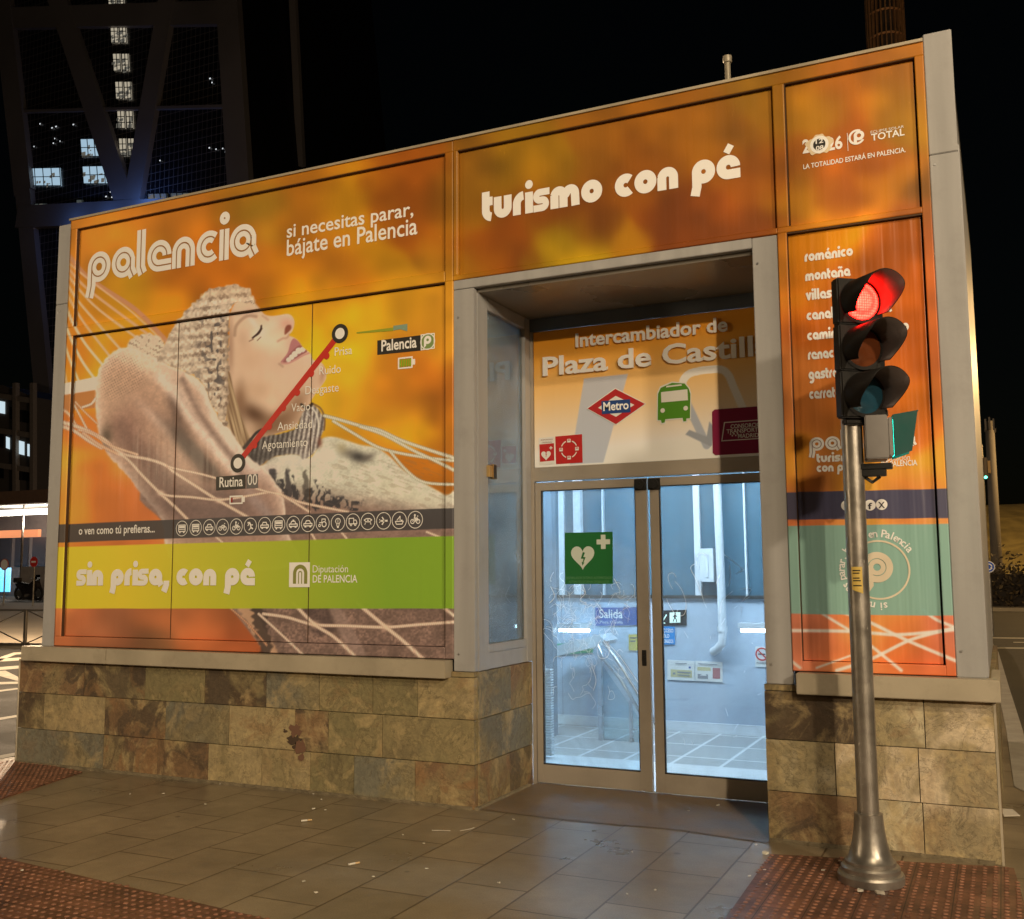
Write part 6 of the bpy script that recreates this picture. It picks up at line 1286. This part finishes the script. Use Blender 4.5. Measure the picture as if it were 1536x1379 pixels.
# ---------------------------------------------------------------- obelisk behind the roof
def obelisk():
    Y = 95.0; c = P(1368, 860, Y); w_ = (P(1396, 30, Y)-P(1340, 30, Y)).length/2
    r = empty('obelisk', (c.x, Y, 0)); tag(r, 'tall dark ribbed column rising above the right end of the roof', 'monument')
    smooth_by_angle(MB().lathe([(w_*.9, 0), (w_*.9, 70)], n=20).build('core', flat('core_dark', (.03, .025, .02), .6), r))
    b = MB()
    for k in range(26):
        a = 2*math.pi*k/26; b.obox((w_*.97*math.cos(a), w_*.97*math.sin(a), 35), Vector((math.cos(a), math.sin(a), 0))*w_*.09, Vector((-math.sin(a), math.cos(a), 0))*w_*.035, (0, 0, 35))
    for k in range(28):
        v_ = []; z = 2+k*2.4; b.lathe([(w_*1.0, z), (w_*1.02, z+.12)], n=26)
    b.build('ribs', noise_mat('bronze_ribs', (.30, .18, .09), .45, .5), r)
    l = bpy.data.lights.new('uplight', 'SPOT'); l.energy = 16000; l.spot_size = rad(30); l.color = (1, .55, .3); o = bpy.data.objects.new('uplight', l); col.objects.link(o); o.parent = r; o.location = (2, -9, 20); o.rotation_euler = (Vector((-2, 9, 26))).to_track_quat('-Z', 'Y').to_euler()
obelisk()
# ---------------------------------------------------------------- left background
def sgn(name, u, v, r_px, Y, face, lbl, kind):
    c = P(u, v, Y); rr = (P(u+r_px, v, Y)-c).length; o = empty(name, (c.x, Y, ZR)); tag(o, lbl, 'traffic sign'); z = c.z-ZR
    MB().lathe([(.035, 0), (.035, z+rr)], n=10).build('post', M['galv'], o)
    b = MB(); b.poly([(x, -.06, zz) for x, _, zz in disc((0, z), rr, 0, 28)], (0, .02, 0), 0); b.poly([(x, -.064, zz) for x, _, zz in disc((0, z), rr*.86, 0, 28)], (0, .002, 0), 1)
    if kind == 'bar': b.box(-rr*.6, rr*.6, -.070, -.066, z-rr*.16, z+rr*.16, 2)
    if kind == 'round':
        for a0 in (90, 210, 330):
            v_, f2 = ring_pts((0, z), rr*.40, rr*.58, -.068, 10, rad(a0-85), rad(a0)); b.add(v_, f2, 2)
            a = rad(a0); b.poly([(rr*.28*math.cos(a), -.069, z+rr*.28*math.sin(a)), (rr*.70*math.cos(a), -.069, z+rr*.70*math.sin(a)), (rr*.5*math.cos(a+.55), -.069, z+rr*.5*math.sin(a+.55))], mi=2)
    b.build('plate', face, o)
WH = flat('sign_face_white', (.75, .75, .75), .4)
sgn('no_entry_sign', 52, 843, 5.5, 30, [flat('sign_red', (.5, .03, .02), .4), bpy.data.materials['sign_red'], WH], 'small red round no entry sign on a post beyond the railing', 'bar')
sgn('speed_sign', 8, 847, 6, 30, [flat('sign_ring', (.4, .08, .04), .4), WH, WH], 'small white round sign with red rim on a post at far left', 'plain')
sgn('roundabout_sign', 1483, 850.5, 9.5, 22, [WH, flat('sign_blue2', (.01, .07, .42), .35), WH], 'blue round roundabout sign with white arrows past the right corner', 'round')
# railing
Yr = P(30, 970, 12).y
def railing():
    a = G(-70, 973, ZR); z1 = P(20, 915, a.y).z-ZR; r = empty('railing', (a.x, a.y, ZR)); tag(r, 'low metal railing with crossed bars along the far pavement', 'railing')
    n = 7; dx = Vector((1.9, .35, 0)); fr = MB(); cr = MB(); M_ = noise_mat('railing_paint', (.10, .09, .08), .4, .4)
    for k in range(n):
        p = dx*k; fr.bar(p, p+Vector((0, 0, z1)), .06); 
        if k < n-1:
            for z in (.12, z1-.02): fr.bar(p+Vector((0, 0, z)), p+dx+Vector((0, 0, z)), .045)
            cr.bar(p+Vector((0, 0, .12)), p+dx+Vector((0, 0, z1-.02)), .022); cr.bar(p+Vector((0, .02, z1-.02)), p+dx+Vector((0, .02, .12)), .022); c = p+dx/2+Vector((0, 0, (z1+.1)/2)); cr.obox(c, dx.normalized()*.08, (0, .03, 0), (0, 0, .06))
    fr.build('frame', M_, r); cr.build('cross_bars', M_, r)
railing()
fp = G(-300, 965, ZR); b = MB(); Yk = G(30, 974, ZR).y
b.box(-60, -9.0, Yk, Yk+24, ZR-.05, ZR+.13); o = b.build('far_pavement', noise_mat('far_paving', (.36, .31, .24), .7, 0, .1, .8)); tag(o, kind='structure')
def mark(name, pts, mat=None):
    b = MB(); b.poly([G(u, v, ZR+.004) for u, v in pts]); return b
def marks(name, lst):
    b = MB()
    for pts in lst: b.poly([G(u, v, ZR+.004) for u, v in pts])
    return tag(b.build(name, M['paint']), kind='structure')
marks('road_marking', [[(-40, 990), (60, 985), (60, 989), (-40, 995)], [(-40, 1004), (60, 996), (60, 1000), (-40, 1009)], [(-20, 1008), (8, 1006), (30, 1017), (60, 1017), (60, 1021), (28, 1022), (-6, 1013), (-40, 1015)], [(-40, 1024), (60, 1022), (60, 1025), (-40, 1028)], [(-40, 1040), (60, 1028), (60, 1030), (-40, 1043)], [(-40, 1083), (60, 1067), (60, 1070), (-40, 1087)], [(-40, 1000), (20, 979), (60, 977), (60, 979), (24, 982), (-30, 1003)]])
marks('road_marking', [[(1482, 956), (1560, 957), (1560, 959), (1482, 957.6)], [(1490, 971), (1560, 971.5), (1560, 974), (1490, 973)], [(1520, 963), (1560, 963.5), (1560, 964.8), (1520, 964.3)]])
def motorbike():
    Y = 40.0; p = P(42, 916, Y); sx = (P(62, 900, Y)-P(20, 900, Y)).length; r = empty('motorcycle', (p.x, Y, ZR+.13)); tag(r, 'dark motorcycle parked behind the low railing', 'motorcycle')
    bk = noise_mat('bike_paint', (.04, .035, .035), .25, .2); rub = flat('tyre_rubber', (.015, .015, .015), .7); s = sx/2.1
    for x in (-.72*s, .72*s):
        b = MB(); N = 20; pts = [(x+.30*s*math.cos(2*math.pi*k/N), 0, .31*s+.30*s*math.sin(2*math.pi*k/N)) for k in range(N+1)]; b.tube(pts, .07*s, 8, cap=False); w_ = b.build('wheel', rub, r, True)
        b = MB(); b.tube([(x, -.04, .31*s), (x, .04, .31*s)], .18*s, 16); b.build('rim', M['steel'], w_)
    b = MB(); b.poly([(x*s, -.16*s, z*s) for x, z in [(-.75, .62), (-.95, .80), (-.60, .84), (-.15, .72), (.15, .80), (.45, 1.0), (.62, .98), (.80, .60), (.55, .45), (.35, .30), (-.30, .28), (-.5, .45)]], (0, .32*s, 0)); b.build('body', bk, r, bevel=.03*s)
    b = MB(); b.poly([(x*s, -.14*s, z*s) for x, z in [(-.85, .84), (-.60, .92), (-.2, .82), (.1, .80), (-.1, .74), (-.6, .80)]], (0, .28*s, 0)); b.build('seat', rub, r, bevel=.02*s)
    b = MB(); b.tube([(.55*s, 0, .9*s), (.74*s, 0, .31*s)], .035*s, 8); b.tube([(.42*s, -.34*s, 1.08*s), (.50*s, 0, 1.02*s), (.42*s, .34*s, 1.08*s)], .022*s, 8); b.build('fork', M['steel'], r)
    b = MB(); b.poly([(x*s, -.12*s, z*s) for x, z in [(.48, 1.0), (.62, 1.28), (.66, 1.26), (.66, .96)]], (0, .24*s, 0)); b.build('windscreen', glass('screen', (.6, .6, .6), .2), r)
    b = MB(); b.box(-1.05*s, -.72*s, -.16*s, .16*s, .86*s, 1.12*s); b.build('top_box', bk, r, bevel=.03*s)
motorbike()
def canopy():
    Y = 48.0; r = empty('shop_front', (0, 0, 0)); tag(r, 'flat roofed shop front with a bright white canopy light at far left', 'shop')
    a = P(-120, 740, Y); c = P(75, 733, Y); z0 = P(0, 775, Y).z
    box('canopy_roof', a.x, c.x+1.5, Y, Y+9, z0+.9, z0+1.9, noise_mat('canopy', (.20, .12, .08), .6), r)
    box('canopy_light', a.x, P(64, 780, Y).x, Y+.3, Y+.9, z0+.1, z0+.5, emis('canopy_glow', (1, .93, .82), 2.6), r)
    box('canopy_soffit', a.x, c.x+1.5, Y+.2, Y+9, z0+.86, z0+.898, noise_mat('soffit_white', (.6, .58, .55), .5), r)
    box('shop_wall', a.x, c.x+1.4, Y+6, Y+6.3, ZR, z0+.85, noise_mat('shop_wall', (.16, .13, .12), .6), r)
    box('orange_fascia', a.x, P(40, 797, Y).x, Y+1.0, Y+1.3, P(0, 806, Y).z, P(0, 795, Y).z, emis('fascia_orange', (1, .35, .15), .8, (.5, .2, .1)), r)
    box('shop_screen', P(-30, 860, Y+3).x, P(15, 860, Y+3).x, Y+3, Y+3.1, P(0, 888, Y+3).z, P(0, 852, Y+3).z, emis('screen_blue', (.05, .55, 1), 1.6), r)
    box('white_hoarding', P(30, 880, Y-4).x, P(74, 880, Y-4).x, Y-4, Y-3.8, P(40, 905, Y-4).z, P(40, 850, Y-4).z, noise_mat('hoarding', (.42, .38, .36), .6), r)
    box('canopy_post', P(33, 800, Y+.5).x-.06, P(33, 800, Y+.5).x+.06, Y+.5, Y+.62, ZR, z0+.86, M['galv'], r)
    for k in range(4): box('shop_window', P(-28+k*26, 820, Y+6).x, P(-8+k*26, 820, Y+6).x, Y+5.9, Y+5.98, P(0, 850, Y+6).z, P(0, 808, Y+6).z, flat('dim_shop_glass', (.05, .05, .06), .2), r)
    for x in (P(-10, 780, Y).x, P(40, 780, Y).x):
        l = bpy.data.lights.new('canopy_lamp', 'POINT'); l.energy = 420; l.color = (1, .88, .72); l.shadow_soft_size = .3; o = bpy.data.objects.new('canopy_lamp', l); col.objects.link(o); o.location = (x, Y+1.5, z0-.4)
canopy()
def offices():
    Y = 130.0; r = empty('office_block', (0, 0, 0)); tag(r, 'dark low office block with a few lit windows at far left', 'office block')
    pts = [P(-200, 560, Y), P(5, 578, Y), P(52, 596, Y), P(52, 900, Y), P(-200, 900, Y)]
    MB().poly(pts, (0, 20, 0)).build('wall', noise_mat('block_wall', (.10, .085, .07), .8), r)
    for v in (596, 648, 700): MB().bar(P(-160, v-26, Y-.3), P(52, v+6, Y-.3), .8, 1.0).build('floor_band', noise_mat('block_band', (.26, .22, .18), .8) if v == 596 else bpy.data.materials['block_band'], r)
    for u in (-30, 24, 50): MB().bar(P(u, 575, Y-.5), P(u, 760, Y-.5), .9, .9, up=(1, 0, 0)).build('pier', bpy.data.materials['block_band'], r)
    w1 = emis('office_window', (.72, .9, 1), .8, (.2, .2, .2)); dk = flat('office_glass', (.01, .012, .015), .2)
    for u0, v0, u1, v1, m in ((-4, 601, 7, 619, w1), (9, 655, 14, 672, w1), (28, 661, 36, 681, w1), (41, 666, 50, 684, w1), (14, 610, 22, 628, dk), (30, 615, 46, 633, dk), (-12, 650, 5, 670, dk), (-10, 700, 5, 716, dk), (28, 706, 46, 720, dk)):
        o = MB().poly([P(u0, v0, Y-.2), P(u1, v0+2, Y-.2), P(u1, v1+2, Y-.2), P(u0, v1, Y-.2)], (0, .1, 0)).build('window', m, r)
offices()
# ---------------------------------------------------------------- right background
def hill():
    b = MB(); n = 24; mm = 10; x0, x1, y0, y1 = -8, 60, 46, 110; gz = []
    for j in range(mm+1):
        for i in range(n+1):
            x = x0+(x1-x0)*i/n; y = y0+(y1-y0)*j/mm; h = 6.2*sstep(j/mm*2.2)*(1-.12*((i/n-.35)*2)**2)+.25*math.sin(x*.7+y*.3)*(j > 0)
            b.v.append((x, y, ZR+.1+h if j else ZR-.1))
    for j in range(mm):
        for i in range(n): b.f.append((j*(n+1)+i, j*(n+1)+i+1, (j+1)*(n+1)+i+1, (j+1)*(n+1)+i)); b.m.append(0)
    o = b.build('grass_hill', noise_mat('grass_slope', (.14, .11, .035), .9, 0, .35, .9, .6, 6), None, True); tag(o, kind='structure')
hill()
def hedge():
    Y = 40.0; x0, x1 = P(1470, 870, Y).x, P(1536, 870, Y).x+12; z1 = P(1500, 852, Y).z; rg = random.Random(9)
    r = empty('hedge', ((x0+x1)/2, Y, ZR)); tag(r, 'dark clipped hedge with bare shrubs across the road at right', 'hedge')
    b = MB()
    for k in range(5200):
        x = rg.uniform(x0, x1)-r.location.x; y = rg.uniform(-.9, .9); z = rg.uniform(.0, z1-ZR)+(rg.random()**3)*.5*(math.sin(x*1.9)+1); s = rg.uniform(.05, .13)
        u = Vector((rg.uniform(-1, 1), rg.uniform(-1, 1), rg.uniform(-1, 1))).normalized(); w_ = u.orthogonal().normalized(); c = Vector((x, y, z)); b.add([c-u*s, c+w_*s*.6, c+u*s, c-w_*s*.6], [(0, 1, 2, 3)], k % 2)
    b.build('leaves', [flat('leaf_dark', (.05, .035, .02), .7), flat('leaf_light', (.10, .07, .03), .7)], r)
    b = MB(); b.box(x0-r.location.x, x1-r.location.x, -.5, .5, 0, (z1-ZR)*.85); b.build('stems', flat('stem_dark', (.02, .015, .01), .9), r)
hedge()
b = MB(); b.box(P(1470, 905, 38).x-2, 60, 38, 46.3, ZR-.05, ZR+.14); o = b.build('far_kerb', noise_mat('far_kerb', (.34, .28, .18), .8)); tag(o, kind='structure')
def far_signal():
    Y = 34.0; c = P(1477, 705, Y); r = empty('traffic_light', (P(1473, 705, Y).x, Y, ZR)); tag(r, 'small far traffic light with a green lamp past the right edge of the building', 'traffic light')
    H_ = c.z-ZR; MB().lathe([(.06, 0), (.06, H_+.9)], n=10).build('pole', M['galv'], r); s = (P(1478, 700, Y)-P(1477, 700, Y)).length
    b = MB(); b.box(.06, 9*s, -.15, .15, -15*s+H_, 20*s+H_); b.build('housing', noise_mat('far_housing', (.10, .06, .02), .5), r, bevel=.03)
    b = MB(); b.poly([(x, -.17, z) for x, _, z in disc((5*s, H_-13*s), 2.4*s, 0, 12)], (0, .02, 0)); b.build('lens', emis('far_green', (.05, 1, .7), 5), r)
    b = MB(); b.box(9*s, 13*s, -.2, .2, H_-6*s, H_+14*s); b.build('backplate', noise_mat('ochre_plate', (.35, .2, .05), .5), r)
far_signal()
def mast():
    Y = 52.0; a, c = P(1492, 800, Y), P(1484, 632, Y); r = empty('antenna_mast', (a.x, Y, ZR)); tag(r, 'tall grey mast with small panels on top, in front of the grass hill', 'mast')
    d = Vector((c.x-a.x, 0, c.z-ZR)); MB().tube([(0, 0, 0), d*.5, d], [.30, .26, .22], 12).build('pole', noise_mat('mast_grey', (.12, .11, .10), .7), r, True)
    s = (P(1485, 650, Y)-P(1484, 650, Y)).length
    b = MB()
    for k in (-1, 0, 1): b.box(d.x+k*6*s-1.4*s, d.x+k*6*s+1.4*s, -.5, -.3, d.z-16*s, d.z+(2 if k else 5)*s)
    b.bar(d+Vector((-8*s, 0, -14*s)), d+Vector((9*s, 0, -16*s)), .2); b.build('antenna_panel', bpy.data.materials['mast_grey'], r)
mast()
for (x, y, z, e) in ((9.5, 52, 12, 9000), (22, 60, 11, 7000), (6, 26, 9, 450)):
    street_lamp(x, y, z, e, .3, (1, .60, .22), 'unseen galvanised street lamp with warm light at the edge of the square')
o = None
